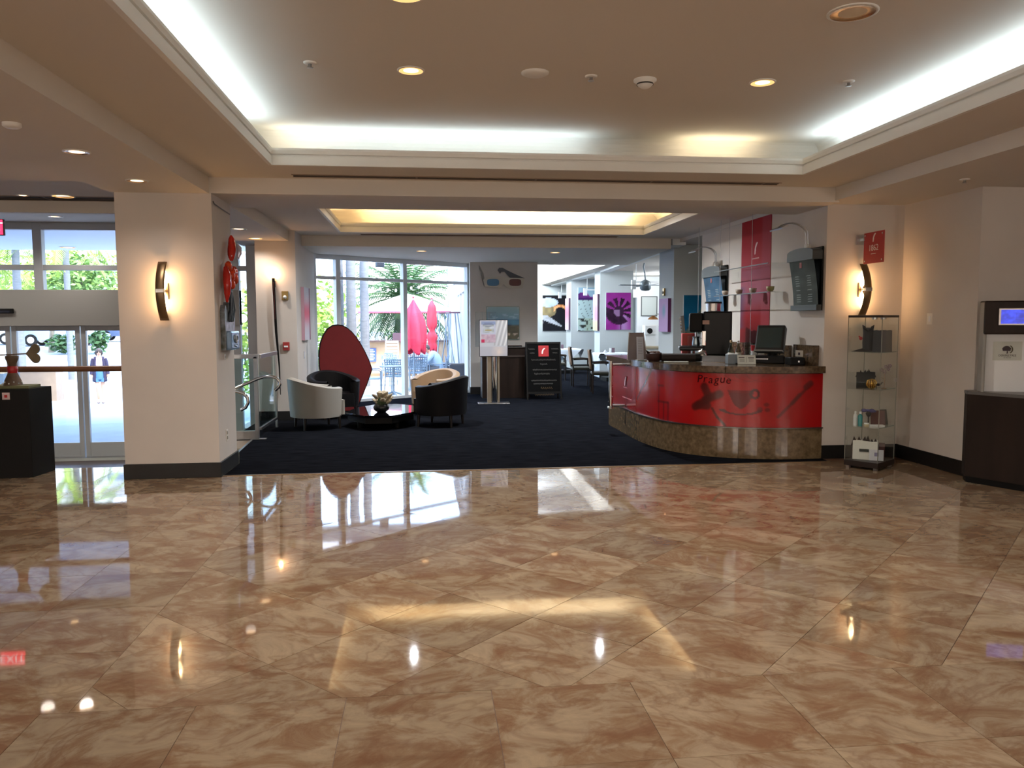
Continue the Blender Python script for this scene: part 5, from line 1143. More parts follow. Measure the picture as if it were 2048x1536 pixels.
def dchair(label, x, y, rz):
    global DC
    if DC is None:
        t = thing('dining_chair', label, 'chair', (x, y, .004), rz, 'dark wood dining chairs')
        W_ = M_DARKWOOD
        MB().box(-.23, .23, -.22, .22, .40, .47).build('seat', mat('seat_olive', '#2b2a20', .4), t, bevel=.02)
        for sx in (-1, 1):
            MB().tube([(sx * .21, .2, 0), (sx * .21, .2, .45), (sx * .205, .26, .95)], [.016, .02, .016], 8).build('leg', W_, t)
            MB().cyl((sx * .21, -.2, 0), (sx * .21, -.2, .66), .014, .02, 8).build('leg', W_, t)
            MB().tube([(sx * .21, -.23, .655), (sx * .235, -.05, .67), (sx * .22, .2, .66)], .018, 8).build('arm_rest', W_, t)
        MB().grid(lambda u, v: ((u - .5) * .40, .215 + .05 * v - .02 * math.cos((u - .5) * pi), .52 + v * .42), 6, 4).build('back_panel', mat('chair_back_cloth', '#8a6a4c', .7, var=.3, scale=10), t).modifiers.new('solid', 'SOLIDIFY').thickness = .03
        MB().box(-.2, .2, .235, .275, .92, .96).build('top_rail', W_, t, bevel=.01); DC = t; return t
    return dup(DC, (x, y, .004), rz, label)
DC = None
R90 = pi / 2
table_set(4.75, 17.9, 'dining table with a dark block base in front of the purple windmill picture', 'white tablecloth on the table below the purple windmill picture', .08)
table_set(4.95, 20.35, 'dining table behind the second armchair, below the mountain picture', 'white tablecloth on the table behind the second armchair', .08)
table_set(4.25, 23.6, 'dining table furthest back, behind the chalkboard', 'white tablecloth on the furthest dining table', .05)
dchair('nearest dark wood armchair at the table below the purple windmill picture', 3.86, 16.95, R90 * .92 + pi * 0)
dchair('middle dark wood armchair, seen in profile between two white tablecloths', 3.75, 18.7, R90 * .95)
dchair('furthest dark wood armchair, right behind the chalkboard', 3.55, 20.8, R90 * .9)
def caddy(x, y, label):
    t = thing('table_caddy', label, 'condiments', (x, y, .742), 0, 'condiment sets on dining tables'); MB().cyl((-.04, 0, 0), (-.04, 0, .11), .028, n=10).build('shaker', M_WHITE, t); MB().box(.0, .07, -.03, .03, 0, .12).build('sugar_holder', mat('caddy_brown', '#6b5560', .5), t); MB().cyl((-.04, 0, .11), (-.04, 0, .13), .018, n=8).build('shaker_top', M_STEEL, t)
caddy(5.0, 18.0, 'condiment set on the nearest white tablecloth by the bar'); caddy(4.95, 20.5, 'condiment set on the middle white tablecloth'); caddy(4.15, 23.7, 'condiment set glimpsed above the chalkboard top'); caddy(3.95, 23.55, 'second condiment set glimpsed above the chalkboard')
for x, y, lab in ((4.5, 17.75, 'folded white napkin standing on the nearest dining table'), (4.7, 20.2, 'folded white napkin standing on the middle dining table')):
    t = thing('napkin', lab, 'napkin', (x, y, .742), .3, 'standing napkins'); MB().add([(-.05, -.04, 0), (.05, -.04, 0), (.05, .04, 0), (-.05, .04, 0), (0, 0, .09)], [(0, 1, 4), (1, 2, 4), (2, 3, 4), (3, 0, 4), (3, 2, 1, 0)]).build('folded_cloth', M_NAP, t)
# ---- canvases on the fin walls
def canvas(label, x, y, z, w, h, fn, nu=30, nv=40, rz=0, edge=None, d=.04):
    t = thing('canvas_painting', label, 'painting', (x, y, z), rz, 'canvases in the dining room'); MB().box(-w / 2, w / 2, -d, 0, 0, h).build('canvas_body', edge or M_WHITE, t); paint('painted_face', w, h, nu, nv, fn, t, (0, -d - .001, 0), m=M_COLM); return t
def windmill(u, v):
    x, y = (u - .52) * .66, (v - .5); c = mix((.52, .14, .50), (.62, .30, .62), vnoise(u * 3, v * 4) - .3)
    if v < .4: c = mix(c, (.66, .55, .74), .9 * max(0, 1 - abs(u - .72) * 3))
    r = math.hypot(x, y); a = math.atan2(y, x)
    if .13 < r < .36 and ((math.sin(a * 11) > -.25) or a < -1.2 or a < -2 or (a < 0 and a < -.9)): c = mix((.12, .05, .12), (.22, .08, .22), vnoise(u * 12, v * 12))
    if r < .14: c = (.55, .42, .58) if x < .03 and y < .05 else (.2, .08, .2)
    if abs(u - .60) < .03 and v < .25: c = (.15, .06, .16)
    return c
canvas('purple canvas of a dark windmill wheel on the nearest dining wall', 5.36, 21.5, 1.33, .70, 1.02, windmill)
def mount(u, v):
    c = (.66, .75, .76)
    ridge = .83 + .07 * math.sin(u * 9) + .06 * (vnoise(u * 7, 1) - .4)
    if v > ridge: return (.58, .70, .78)
    if v > .72: return mix((.26, .10, .36), (.50, .22, .52), vnoise(u * 9, v * 12) * 1.2 - .1) if v > .76 else (.24, .08, .34)
    if abs(math.sin((u + v * .6) * 14 + 3 * vnoise(u * 4, v * 4))) < .12: c = (.30, .32, .34)
    if v < .30: c = mix(c, (.58, .62, .42), .6 * vnoise(u * 6, v * 6, 3)); c = (.16, .17, .16) if vnoise(u * 6, v * 18, 7) > .74 else c
    return c
canvas('canvas of purple mountains over pale line-drawn fields on the middle dining wall', 5.55, 25.8, 1.25, .95, 1.42, mount)
def portrait(u, v):
    c = (.06, .06, .09)
    if v > .62 and math.hypot((u - .22) / .42, (v - .80) / .13) < 1: c = mix((.62, .70, .80), (.85, .87, .9), vnoise(u * 6, v * 6))
    elif math.hypot((u - .2) / .36, (v - .58) / .2) < 1: c = mix((.45, .40, .30), (.66, .60, .42), vnoise(u * 7, v * 7, 2))
    if v > .45 and u > .45 and abs(math.hypot((u - .72) / .3, (v - .52) / .18) - 1) < .22 and v > .54: c = mix((.75, .45, .25), (.95, .75, .55), vnoise(u * 12, v * 12, 4))
    if v < .44 and seg(u, v, (.0, .42), (.75, .14)) < .10 - .1 * u: c = (.72, .74, .78)
    if v < .4 and u < .35 and vnoise(u * 14, v * 10, 6) > .5 and v > .22: c = mix(c, (.6, .62, .66), .6)
    return c
canvas('dark canvas of a white-haired figure on the far dining wall', 5.00, 30.0, 1.20, .95, 1.35, portrait)
def leaf(u, v):
    c = mix((.03, .32, .48), (.05, .42, .55), vnoise(u * 4, v * 5)); s = (v - .02) - (u - .10) * 1.35
    if s < .0 + .1: 
        k = math.sin((u * .8 + v * 1.6) * 22); c = mix((.33, .40, .36), (.42, .48, .42), vnoise(u * 8, v * 8)); c = mix(c, (.12, .17, .16), .8) if k > .72 else c
    if u > .8 and v > .55 and u - .8 < (v - .55) * .3: c = (.06, .08, .09)
    return c
canvas('blue canvas of a palm leaf on the wall beside the bar opening', 5.06, 14.1, 1.34, .66, .70, leaf)
pinkc = lambda u, v: mix((.86, .78, .84), (.86, .45, .55), math.exp(-((v - .55) / .3) ** 2) * .8)
t = canvas('pink and white canvas edge-on on the furthest fin wall', 4.85, 26.25, 1.28, .66, 1.05, pinkc, 10, 16, -pi / 2, mat('canvas_dark_edge', '#4a3548', .8), .06)
mixc = lambda u, v: mix(mix((.70, .76, .82), (.80, .50, .66), vnoise(u * 3, v * 5)), (.75, .78, .5), .6 * (v < .3))
canvas('multicoloured canvas edge-on on the middle fin wall', 4.85, 21.85, 1.30, .6, 1.02, mixc, 10, 16, -pi / 2, MATS['canvas_dark_edge'], .06)
def lil(u, v): return mix((.72, .60, .78), (.42, .62, .70), max(0, 1 - math.hypot((u - .55) / .25, (v - .62) / .25)))
canvas('lilac canvas with a purple edge on the nearest fin wall beside the bar', 4.55, 14.52, 1.37, .56, .62, lil, 12, 14, -pi / 2, mat('canvas_purple_edge', '#5d1f52', .7), .06)
t = thing('alarm_strobe', 'small brass strobe on the nearest fin wall above the lilac canvas', 'alarm', (4.55, 14.65, 2.12), -pi / 2); MB().box(-.05, .05, -.03, 0, -.07, .07).build('plate', MATS['brass_plate'], t, bevel=.004); MB().ball((0, -.04, -.01), .025, n=8, k=6).build('strobe_lens', MATS['lens_clear'], t)
# ---- ceiling fan
t = thing('ceiling_fan', 'grey ceiling fan hanging in the bay right of the windmill picture', 'fan', (5.30, 18.6, 2.40))
M_FAN = mat('fan_grey', '#7c8890', .4, .3)
MB().lathe([(.02, .16), (.10, .12), (.135, .06), (.13, -.06), (.09, -.10), (0, -.11)], n=20).build('motor_housing', M_FAN, t); MB().tube([(0, 0, .16), (-.015, 0, .3), (-.05, 0, .46), (-.03, 0, .55)], .02, 8).build('hanger', M_FAN, t)
for k in range(4):
    a = .12 + k * pi / 2; MB().box(.12, .66, -.055, .055, .02, .03).build('blade', mat('fan_blade', '#66727c', .4), t, rot=(.12, 0, a))
for x, y, z, lab, rz in ((5.6, 18.9, 2.5, 'thin white track light bar in the nearest dining bay', .0), (5.5, 24.2, 2.52, 'thin white track light bar in the middle dining bay', .0), (5.4, 28.2, 2.55, 'thin white track light bar in the furthest dining bay', .0)):
    t = thing('track_light', lab, 'track light', (x, y, z), rz, 'track lights'); MB().box(-.5, .5, -.015, .015, 0, .03).build('track', M_WHITE, t); MB().cyl((-.45, 0, .03), (-.45, 0, 2.95 - z), .01, n=6).build('rod', M_WHITE, t); MB().cyl((.45, 0, .03), (.45, 0, 2.95 - z), .01, n=6).build('rod', M_WHITE, t); MB().box(-.56, -.46, -.05, .05, -.16, .06).build('spot_head', M_WHITE, t)
# ---- service counter in the bay
t = thing('service_counter', 'pale service counter in the bright bay behind the lilac canvas wall', 'counter', (6.2, 20.6, .004)); MB().box(-.45, 1.6, -.3, .3, 0, .84).build('body', mat('service_white', '#c9cdc8', .5), t); MB().box(-.5, 1.65, -.33, .33, .84, .9).build('worktop', mat('service_top', '#a79c86', .3), t, bevel=.004)
t = thing('heat_lamp', 'lit copper heat lamp over the service counter', 'lamp', (6.06, 20.5, .906)); MB().cyl((.3, .1, 0), (.3, .1, .75), .015, n=8).build('post', M_STEEL, t); MB().tube([(.3, .1, .75), (.28, .1, .82), (.15, .05, .85), (.02, 0, .80)], .013, 8).build('arm', M_STEEL, t); MB().lathe([(.03, .80), (.12, .74), (.14, .70)], n=16, caps=False).build('shade', mat('lamp_copper', '#c78a58', .3, .9), t); MB().cyl((0, 0, .70), (0, 0, .715), .12, n=16).build('lit_bulb', E_DISC, t)
t = thing('juice_dispenser', 'white dispenser with a dark round front on the service counter', 'dispenser', (6.0, 20.62, .906)); MB().box(-.16, .16, -.14, .14, .3, .55).build('housing', M_WHITE, t, bevel=.01); MB().box(-.14, .14, -.1, .12, 0, .3).build('base', M_WHITE, t); MB().cyl((-.03, -.15, .40), (-.03, -.138, .40), .075, n=16).build('round_dial', M_BLACK, t)
t = thing('coffee_urn', 'steel urn with a dark cone top on the service counter', 'urn', (6.36, 20.55, .906)); MB().lathe([(.07, 0), (.09, .02), (.09, .26), (.05, .32)], n=16).build('body', M_STEEL, t); MB().lathe([(.03, .33), (.13, .52), (.0, .52)], n=16).build('cone_top', M_BLACK, t); MB().lathe([(.1, .05), (.105, .07), (.1, .09)], n=16).build('copper_band', MATS['lamp_copper'], t)
t = thing('framed_print', 'small framed print on the bright service wall', 'picture', (7.05, 24.3, 1.72)); b = MB(); b.box(-.26, -.235, -.03, 0, 0, .62); b.box(.235, .26, -.03, 0, 0, .62); b.box(-.235, .235, -.03, 0, 0, .025); b.box(-.235, .235, -.03, 0, .595, .62); b.build('frame', mat('frame_grey', '#5c6060', .4), t); MB().box(-.235, .235, -.015, 0, .025, .595).build('mount', mat('mount_pale', '#c4cbc8', .7), t)
# ================================================================== OUTDOORS
PZ = -.25
M_PAVE = mat('patio_paving', '#cfc8bc', .8, var=.12, scale=2); M_DRIVE = mat('driveway_concrete', '#919ba8', .8, var=.08, scale=1.5)
prof = [(13.95, -.72), (20, -.82), (27.5, -.95), (30, -.6), (46, .3), (75, .6)]
b = MB(); v = []
for y, z in prof: v += [(-70, y, z), (-3.2 if y < 40 else 20, y, z)]
b.add(v, [(2 * k, 2 * k + 1, 2 * k + 3, 2 * k + 2) for k in range(len(prof) - 1)]); struct('ground_driveway', b, M_DRIVE)
struct('ground_patio', MB().prism([(-3.2, 13.98), (-2.7, 13.98), (-2.7, 15.2), (-2.1, 15.28), (.9, 17.6), (1.05, 26), (1.0, 32), (30, 32), (30, 45), (-3.2, 45)], -.95, PZ), M_PAVE)
struct('ground_far', MB().box(-120, 120, 75, 160, -.6, .59), mat('far_lawn', '#9aa078', .9))
# porte-cochere
sbox('canopy_roof', -30, -3.05, 13.9, 20.4, 3.32, 3.75, mat('canopy_white', '#eef2f4', .8))
for x, y in ((-9.2, 18.3), (-10.0, 20.0), (-8.2, 20.0)): downlight('downlight', 'round downlight in the entrance canopy outside, ' + {-9.2: 'in the middle of the right transom pane', -10.0: 'near the canopy edge left of the mullion', -8.2: 'near the canopy edge by the column'}[x], (x, y - .4, 3.318), .16, 2, 'canopy downlights')
# ---- planting helpers
GREENS = [mat('leaf_green', '#5f7f38', .55, var=.3, scale=3), mat('leaf_yellow_green', '#86a33f', .55, var=.3, scale=3), mat('leaf_dark', '#3f5f33', .55, var=.3, scale=3)]
M_TRUNK = mat('palm_trunk', '#6e7276', .9, var=.15, scale=6, stretch=(1, 1, 5)); M_BARK = mat('bark', '#7d7264', .9, var=.2)
def leafblob(b, R, c, r, n, s):
    for k in range(n):
        d = Vector((R.gauss(0, 1), R.gauss(0, 1), R.gauss(0, 1))).normalized() * (R.random() ** .4)
        p = Vector((c[0] + d.x * r[0], c[1] + d.y * r[1], c[2] + d.z * r[2])); a = Vector((R.gauss(0, 1), R.gauss(0, 1), R.gauss(0, .6))).normalized() * s; q = a.cross(Vector((R.gauss(0, 1), R.gauss(0, 1), R.gauss(0, 1)))).normalized() * s * .45
        b.add([p - a, p + q, p + a, p - q], [(0, 1, 2, 3)])
def bush(name, label, cat, loc, r, n, s, mi, group=None, trunk=0):
    t = thing(name, label, cat, loc, 0, group); R = random.Random(int(loc[0] * 97 + loc[1] * 13))
    b = MB(); leafblob(b, R, (0, 0, trunk + r[2]), r, n, s); b.build('foliage', GREENS[mi], t, kind='stuff')
    b = MB()
    if trunk: b.tube([(0, 0, -.05), (.08, .05, trunk * .6), (0, 0, trunk + r[2])], [.16, .12, .06], 8)
    else:
        for k in range(4): b.tube([(0, 0, 0), (R.uniform(-.5, .5) * r[0], R.uniform(-.5, .5) * r[1], r[2] * 1.4)], .02, 5)
    b.build('trunk' if trunk else 'stem', M_BARK, t); return t
def frond(b, root, az, el, L, droop, R, nl=30, lw=.07, ll=.5):
    P = []; p = Vector(root); d = Vector((math.cos(az) * math.cos(el), math.sin(az) * math.cos(el), math.sin(el)))
    N = 12
    for k in range(N + 1): P.append(p.copy()); p = p + d * (L / N); d = (d + Vector((0, 0, -droop / N))).normalized()
    b.tube(P, [.03 * (1 - .8 * k / N) + .004 for k in range(N + 1)], 4)
    for k in range(2, nl):
        t = k / nl * N; i = min(N - 1, int(t)); c = P[i].lerp(P[i + 1], t - i); tg = (P[i + 1] - P[i]).normalized(); side = tg.cross(Vector((0, 0, 1))).normalized()
        l = ll * math.sin(pi * (.12 + .86 * k / nl)) ** .7
        for s_ in (-1, 1):
            e = c + (side * s_ * .8 + tg * .55 + Vector((0, 0, -.25 - .2 * R.random()))).normalized() * l; w = tg * lw
            b.add([c - w * .5, c + w * .5, e], [(0, 1, 2)])
def palm(label, loc, H, r0, r1, nf, L, crown_label=None, mi=0, el=(.1, 1.2), droop=1.5, seed=1, group=None, ll=.5):
    t = thing('palm_tree', label, 'palm tree', loc, 0, group); R = random.Random(seed); b = MB()
    n = 22; b.tube([(0, 0, -.05 + H * k / n) for k in range(n + 1)], [r0 + (r1 - r0) * k / n + .012 * (k % 2) for k in range(n + 1)], 14); b.build('trunk', M_TRUNK, t)
    for k in range(nf):
        b = MB(); frond(b, (0, 0, H), k * 2.399 + R.uniform(-.2, .2), el[0] + (el[1] - el[0]) * (k / nf), L * R.uniform(.85, 1.1), droop * R.uniform(.8, 1.2), R, ll=ll); b.build('frond', GREENS[mi], t)
    return t
# royal palm trunks outside the lounge window
palm('smooth grey palm trunk nearest the left mullion of the lounge window', (-2.0, 19.4, PZ), 7.5, .105, .09, 10, 2.2, seed=2, group='royal palms outside the lounge window')
palm('ringed grey palm trunk in the middle of the three outside the lounge window', (-1.83, 20.6, PZ), 7.6, .125, .105, 10, 2.2, seed=3, group='royal palms outside the lounge window')
palm('pale grey palm trunk, rightmost of the three beside the patio bar', (-1.64, 22.6, PZ), 7.8, .13, .10, 10, 2.2, seed=4, group='royal palms outside the lounge window')
palm('thick date palm with drooping green fronds behind the white parasol', (-.75, 31.5, PZ), 2.7, .34, .38, 60, 3.1, mi=2, el=(-.8, 1.35), droop=1.35, seed=8, ll=.7)
for k, (x, y, h, lab) in enumerate(((2.2, 44, 6.2, 'far thin palm behind the date palm, right of the window mullion'), (-.4, 48, 8.0, 'far tall palm above the date palm'))): palm(lab, (x, y, PZ), h, .14, .1, 12, 2.2, seed=20 + k, group='far palms')
bush('shrub', 'bright green garden shrub behind the left pane of the lounge window', 'shrub', (-4.4, 31, PZ), (1.5, 1.2, 1.35), 700, .16, 1, 'patio shrubs'); bush('shrub', 'pale feathery shrub at the far left of the lounge window', 'shrub', (-5.0, 37, PZ), (2.2, 1.5, 2.0), 700, .2, 1, 'patio shrubs')
bush('shrub', 'low dark spiky plant at the left edge of the lounge window', 'shrub', (-2.9, 21.5, PZ), (.45, .4, .6), 260, .12, 2, 'patio shrubs')
bush('hedge', 'green hedge seen through the narrow side pane beyond the column', 'hedge', (-5.6, 24.5, -.9), (1.1, .8, 1.9), 900, .14, 1)
# ---- patio bar
M_BARW = mat('patio_bar_tan', '#b59a7c', .8, var=.1, scale=3)
t = thing('patio_bar', 'tan stucco patio bar with a dark top on the terrace', 'bar counter', (-.65, 26.6, PZ)); MB().box(-1.6, 1.45, 0, .6, 0, 1.14).build('bar_front', M_BARW, t); MB().box(-1.75, 1.5, -.2, .7, 1.14, 1.2).build('bar_top', mat('patio_bar_top', '#4c3a35', .4), t, bevel=.006); MB().box(-1.6, 1.45, -.01, .0, .0, .1).build('skirting', mat('bar_skirting', '#8c735b', .8), t)
t = thing('notice_board', 'blue notice sign with white lines on the tan patio bar', 'sign', (-1.72, 26.58, PZ + .50)); MB().box(-.15, .15, -.03, 0, 0, .44).build('panel', mat('notice_blue', '#3f5ba8', .4), t); b = MB()
for k in range(7): b.box(-.11, .06 + .04 * (k % 2), -.033, -.03, .05 + k * .055, .075 + k * .055)
b.build('print_line', M_WHITE, t)
t = thing('bar_clutter', 'dark rack of bottles and a plant box on the patio bar', 'rack', (-.85, 26.9, PZ + 1.2)); MB().box(-.18, .2, -.1, .1, 0, .24).build('rack_box', mat('rack_dark', '#5a4450', .6), t); b = MB(); leafblob(b, random.Random(4), (-.3, 0, .16), (.2, .1, .18), 90, .05); b.build('plant', GREENS[2], t, kind='stuff')
for k in range(4):
    t = thing('bar_glass', ('pale glass furthest left on the patio bar', 'second pale glass from the left on the patio bar', 'third pale glass from the left on the patio bar', 'pale glass next to the dark rack on the patio bar')[k], 'glass', (-1.9 + k * .22, 26.85, PZ + 1.2), 0, 'glasses on the patio bar'); MB().lathe([(.03, 0), (.045, .13), (.04, .13), (.026, .006)], n=10).build('glass_body', mat('milky_glass', '#cdd6da', .2), t)
# ---- patio chairs, stools, tables
M_PMET = mat('patio_metal', '#93a9bf', .35, .4); M_PBLUE = mat('patio_mesh', '#7f9ab2', .5, .1)
PC = None
def pchair(label, x, y, rz):
    global PC
    if PC: return dup(PC, (x, y, PZ), rz, label)
    t = thing('patio_chair', label, 'chair', (x, y, PZ), rz, 'metal patio chairs'); PC = t
    MB().box(-.23, .23, -.23, .22, .42, .445).build('seat', M_PBLUE, t, bevel=.01)
    b = MB(); n = 7; f = lambda u, v: ((u - .5) * .46, .22 + .05 * v + .05 * v * v - .05 * math.cos((u - .5) * 2.4), .46 + .42 * v)
    for j in range(n):          # mesh back of bars with open holes
        b.tube([f(i / 8, .04 + j / (n - 1) * .92) for i in range(9)], .015, 6)
    for i in range(9): b.tube([f(i / 8, k / 6) for k in range(7)], .014, 6)
    b.build('backrest', M_PBLUE, t)
    for s_ in (-1, 1):
        MB().tube([(s_ * .25, .2, .86), (s_ * .25, .22, .66), (s_ * .255, .1, .66), (s_ * .26, -.2, .66), (s_ * .26, -.25, .62), (s_ * .255, -.25, .3), (s_ * .25, -.25, 0)], .014, 7).build('arm', M_PMET, t); MB().tube([(s_ * .25, .22, .66), (s_ * .24, .22, .4), (s_ * .25, .3, 0)], .014, 7).build('leg', M_PMET, t)
    return t
pchair('metal patio chair in profile just outside the lounge window', -1.30, 19.6, pi / 2)
pchair('metal patio chair with a lattice back, seen from behind left of the wide mullion', -.68, 20.4, pi - .3)
pchair('tilted metal patio chair beyond the small table, left of the mullion', -.85, 22.6, .5)
pchair('round-backed metal patio chair before the patio bar', -.80, 24.2, pi / 2 + .6)
pchair('lattice-backed metal patio chair right of the wide mullion', -.20, 21.6, pi + .2)
pchair('lattice-backed metal patio chair behind another, under the closed parasol', -.25, 23.4, pi - .1)
pchair('metal patio chair left of the white patio table', -.02, 25.2, -.6)
pchair('metal patio chair under the seated person in the blue shirt', .40, 22.15, -pi / 2)
PS = None
def stool(label, x, y, rz):
    global PS
    if PS: return dup(PS, (x, y, PZ), rz, label)
    t = thing('bar_stool', label, 'stool', (x, y, PZ), rz, 'white stools at the patio bar'); PS = t
    MB().box(-.2, .2, -.2, .2, .74, .77).build('seat', M_WHITE, t, bevel=.01)
    for sx in (-1, 1):
        for sy in (-1, 1): MB().cyl((sx * .18, sy * .18, .76), (sx * .24, sy * .24, 0), .016, n=8).build('leg', M_WHITE, t)
    b = MB()
    for k in range(4): b.box(-.2, .2, -.235, -.215, .84 + k * .1, .90 + k * .1)
    b.build('back_slat', M_WHITE, t); b = MB(); b.tube([(-.2, -.2, .76), (-.2, -.23, 1.2)], .014, 6); b.tube([(.2, -.2, .76), (.2, -.23, 1.2)], .014, 6); b.build('back_post', M_WHITE, t)
    b = MB(); b.box(-.22, .22, -.225, -.205, .28, .3); b.box(-.22, .22, .205, .225, .28, .3); b.build('foot_rail', M_WHITE, t); return t
stool('white bar stool at the patio bar, left of the wide mullion', -1.02, 26.0, 0); stool('white bar stool at the patio bar, hidden partly by the wide mullion', -.42, 26.0, .1); stool('white bar stool at the patio bar, right of the closed parasol', .05, 26.0, 0)
def ptable(label, x, y, r=.38, h=.72):
    t = thing('patio_table', label, 'table', (x, y, PZ), 0, 'patio tables'); MB().cyl((0, 0, h), (0, 0, h + .025), r, n=24).build('tabletop', M_PMET, t); MB().cyl((0, 0, .03), (0, 0, h), .03, n=10).build('pole', M_PMET, t); b = MB()
    for k in range(4): a = k * pi / 2 + .4; b.tube([(0, 0, .12), (.3 * math.cos(a), .3 * math.sin(a), .0)], .018, 6)
    b.build('feet', M_PMET, t); return t
ptable('round metal patio table between the profile chair and the lattice chair', -.75, 19.5, .33); ptable('white round patio table in front of the seated person', -.08, 22.3, .36, .74)
# ---- parasols
t = thing('open_parasol', 'open white parasol with a red rim in front of the date palm', 'parasol', (-.55, 28.4, PZ))
n8 = 16; b = MB()
def can(u, v): a = u * 2 * pi; r = 1.75 * v; sc = 1 - .05 * abs(math.sin(a * 4)) * v; return (r * sc * math.cos(a), r * sc * math.sin(a), 2.80 - .62 * v ** 1.25)
b.grid(can, 48, 8); b.build('canopy', mat('parasol_white', '#f0ece8', .8), t); b = MB(); b.grid(lambda u, v: Vector(can(u, 1)) + Vector((0, 0, -.06 * v)), 48, 1); b.build('red_valance', mat('valance_red', '#d8697c', .8), t); MB().cyl((0, 0, 0), (0, 0, 2.78), .03, n=8).build('pole', M_PMET, t)
for k in range(8): a = k * pi / 4; MB().cyl((0, 0, 2.1), (1.1 * math.cos(a), 1.1 * math.sin(a), 2.44), .012, n=5).build('rib', M_PMET, t)
MB().cyl((0, 0, 0), (0, 0, .1), .28, n=16).build('base', M_PMET, t)
def closed(label, loc, prof, folds, amp, m):
    t = thing('closed_parasol', label, 'parasol', loc, 0, 'closed red parasols'); zt = prof[-1][1]
    def f(u, v):
        k = v * (len(prof) - 1); i = min(len(prof) - 2, int(k)); q = k - i; r = prof[i][0] + (prof[i + 1][0] - prof[i][0]) * q; z = prof[i][1] + (prof[i + 1][1] - prof[i][1]) * q; a = u * 2 * pi
        w = 1 + amp * math.sin(folds * a + 1.5 * v) * (1 - .6 * v); z -= (.16 * amp * 3 * (.5 + .5 * math.sin(folds * a)) if v < .08 else 0); return (r * w * math.cos(a), r * w * .8 * math.sin(a), z)
    b = MB(); b.grid(f, 64, 24); o = b.build('furled_canopy', m, t); o.modifiers.new('solid', 'SOLIDIFY').thickness = .006
    MB().cyl((0, 0, 0), (0, 0, zt + .03), .022, n=8).build('pole', M_PMET, t); MB().lathe([(.25, 0), (.25, .06), (.05, .1)], n=16).build('base', M_PMET, t); MB().ball((0, 0, zt + .04), .03, n=8, k=6).build('finial', M_REDFAB, t); return t
closed('big loosely furled red parasol right of the wide mullion', (-.26, 21.2, PZ), [(.24, 1.10), (.28, 1.3), (.28, 1.6), (.26, 1.8), (.21, 2.0), (.13, 2.17), (.06, 2.32), (.012, 2.42)], 4, .34, M_REDFAB)
closed('slim tightly tied red parasol beside the patio heaters', (.24, 22.4, PZ), [(.10, 1.03), (.13, 1.12), (.10, 1.22), (.13, 1.34), (.14, 1.42), (.06, 1.56), (.13, 1.7), (.13, 1.95), (.12, 2.1), (.11, 2.24), (.05, 2.36), (.012, 2.42)], 6, .16, mat('red_cloth_2', '#e0455c', .8))
# ---- pyramid heaters
for k, (x, y, lab) in enumerate(((.56, 23.6, 'left of the two pyramid patio heaters'), (.83, 22.4, 'right-hand pyramid patio heater by the wing wall'))):
    t = thing('patio_heater', lab, 'heater', (x, y, PZ), .3, 'pyramid patio heaters'); b = MB(); h = 2.05
    for sx in (-1, 1):
        for sy in (-1, 1): b.tube([(sx * .27, sy * .27, .55), (sx * .10, sy * .10, h)], .016, 6)
    b.build('frame', mat('heater_steel', '#8fa6bd', .3, .6), t); MB().prism([(-.29, -.29), (.29, -.29), (.29, .29), (-.29, .29)], 0, .58).build('gas_cabinet', mat('heater_dark', '#2a3550', .4), t, bevel=.01); MB().box(-.16, .16, -.16, .16, h, h + .04).build('hood', mat('heater_hood', '#6a4a5c', .4), t); MB().cyl((0, 0, .58), (0, 0, h), .05, n=10).build('glass_tube', MATS['clear_glass'], t)
t = thing('planter_box', 'dark square planter by the dining wing outside the window', 'planter', (.86, 20.4, PZ)); MB().box(-.2, .2, -.2, .2, 0, .72).build('planter_body', mat('planter_dark', '#273042', .5), t, bevel=.01); MB().box(-.18, .18, -.18, .18, .72, .735).build('soil', mat('soil', '#3a3028', .9), t)
# ---- string lights, speaker
t = thing('string_lights', 'garland of small white festoon bulbs above the patio', 'string lights', (0, 0, 0)); b = MB(); P_ = []
for k in range(33): u = k / 32; P_.append((-2.6 + 3.6 * u, 23.5 + .6 * u, 2.60 - .10 * math.sin(pi * (u * 3 % 1)) + .1 * u))
b.tube(P_, .006, 5); b.build('cable', M_BLACK, t)
for k in range(2, 31, 2): p = P_[k]; MB().ball((p[0], p[1], p[2] - .06), .035, .035, .05, 8, 6).build('bulb', mat('festoon_bulb', '#f4f4ee', .3), t)
t = thing('wall_speaker', 'small dark speaker hanging under the eave outside the lounge window', 'speaker', (-.93, 17.6, 2.76), .25); MB().box(-.09, .09, -.07, .07, 0, .27).build('cabinet', mat('speaker_dark', '#38485a', .5), t, bevel=.01); MB().box(-.07, .07, -.075, -.07, .02, .24).build('grille', mat('speaker_grille', '#232c38', .8), t); MB().cyl((0, 0, .27), (0, 0, .5), .012, n=6).build('bracket', M_STEEL, t)
sbox('eave', -3.0, 1.0, 17.52, 19.0, 3.25, 3.4, M_WHITE)
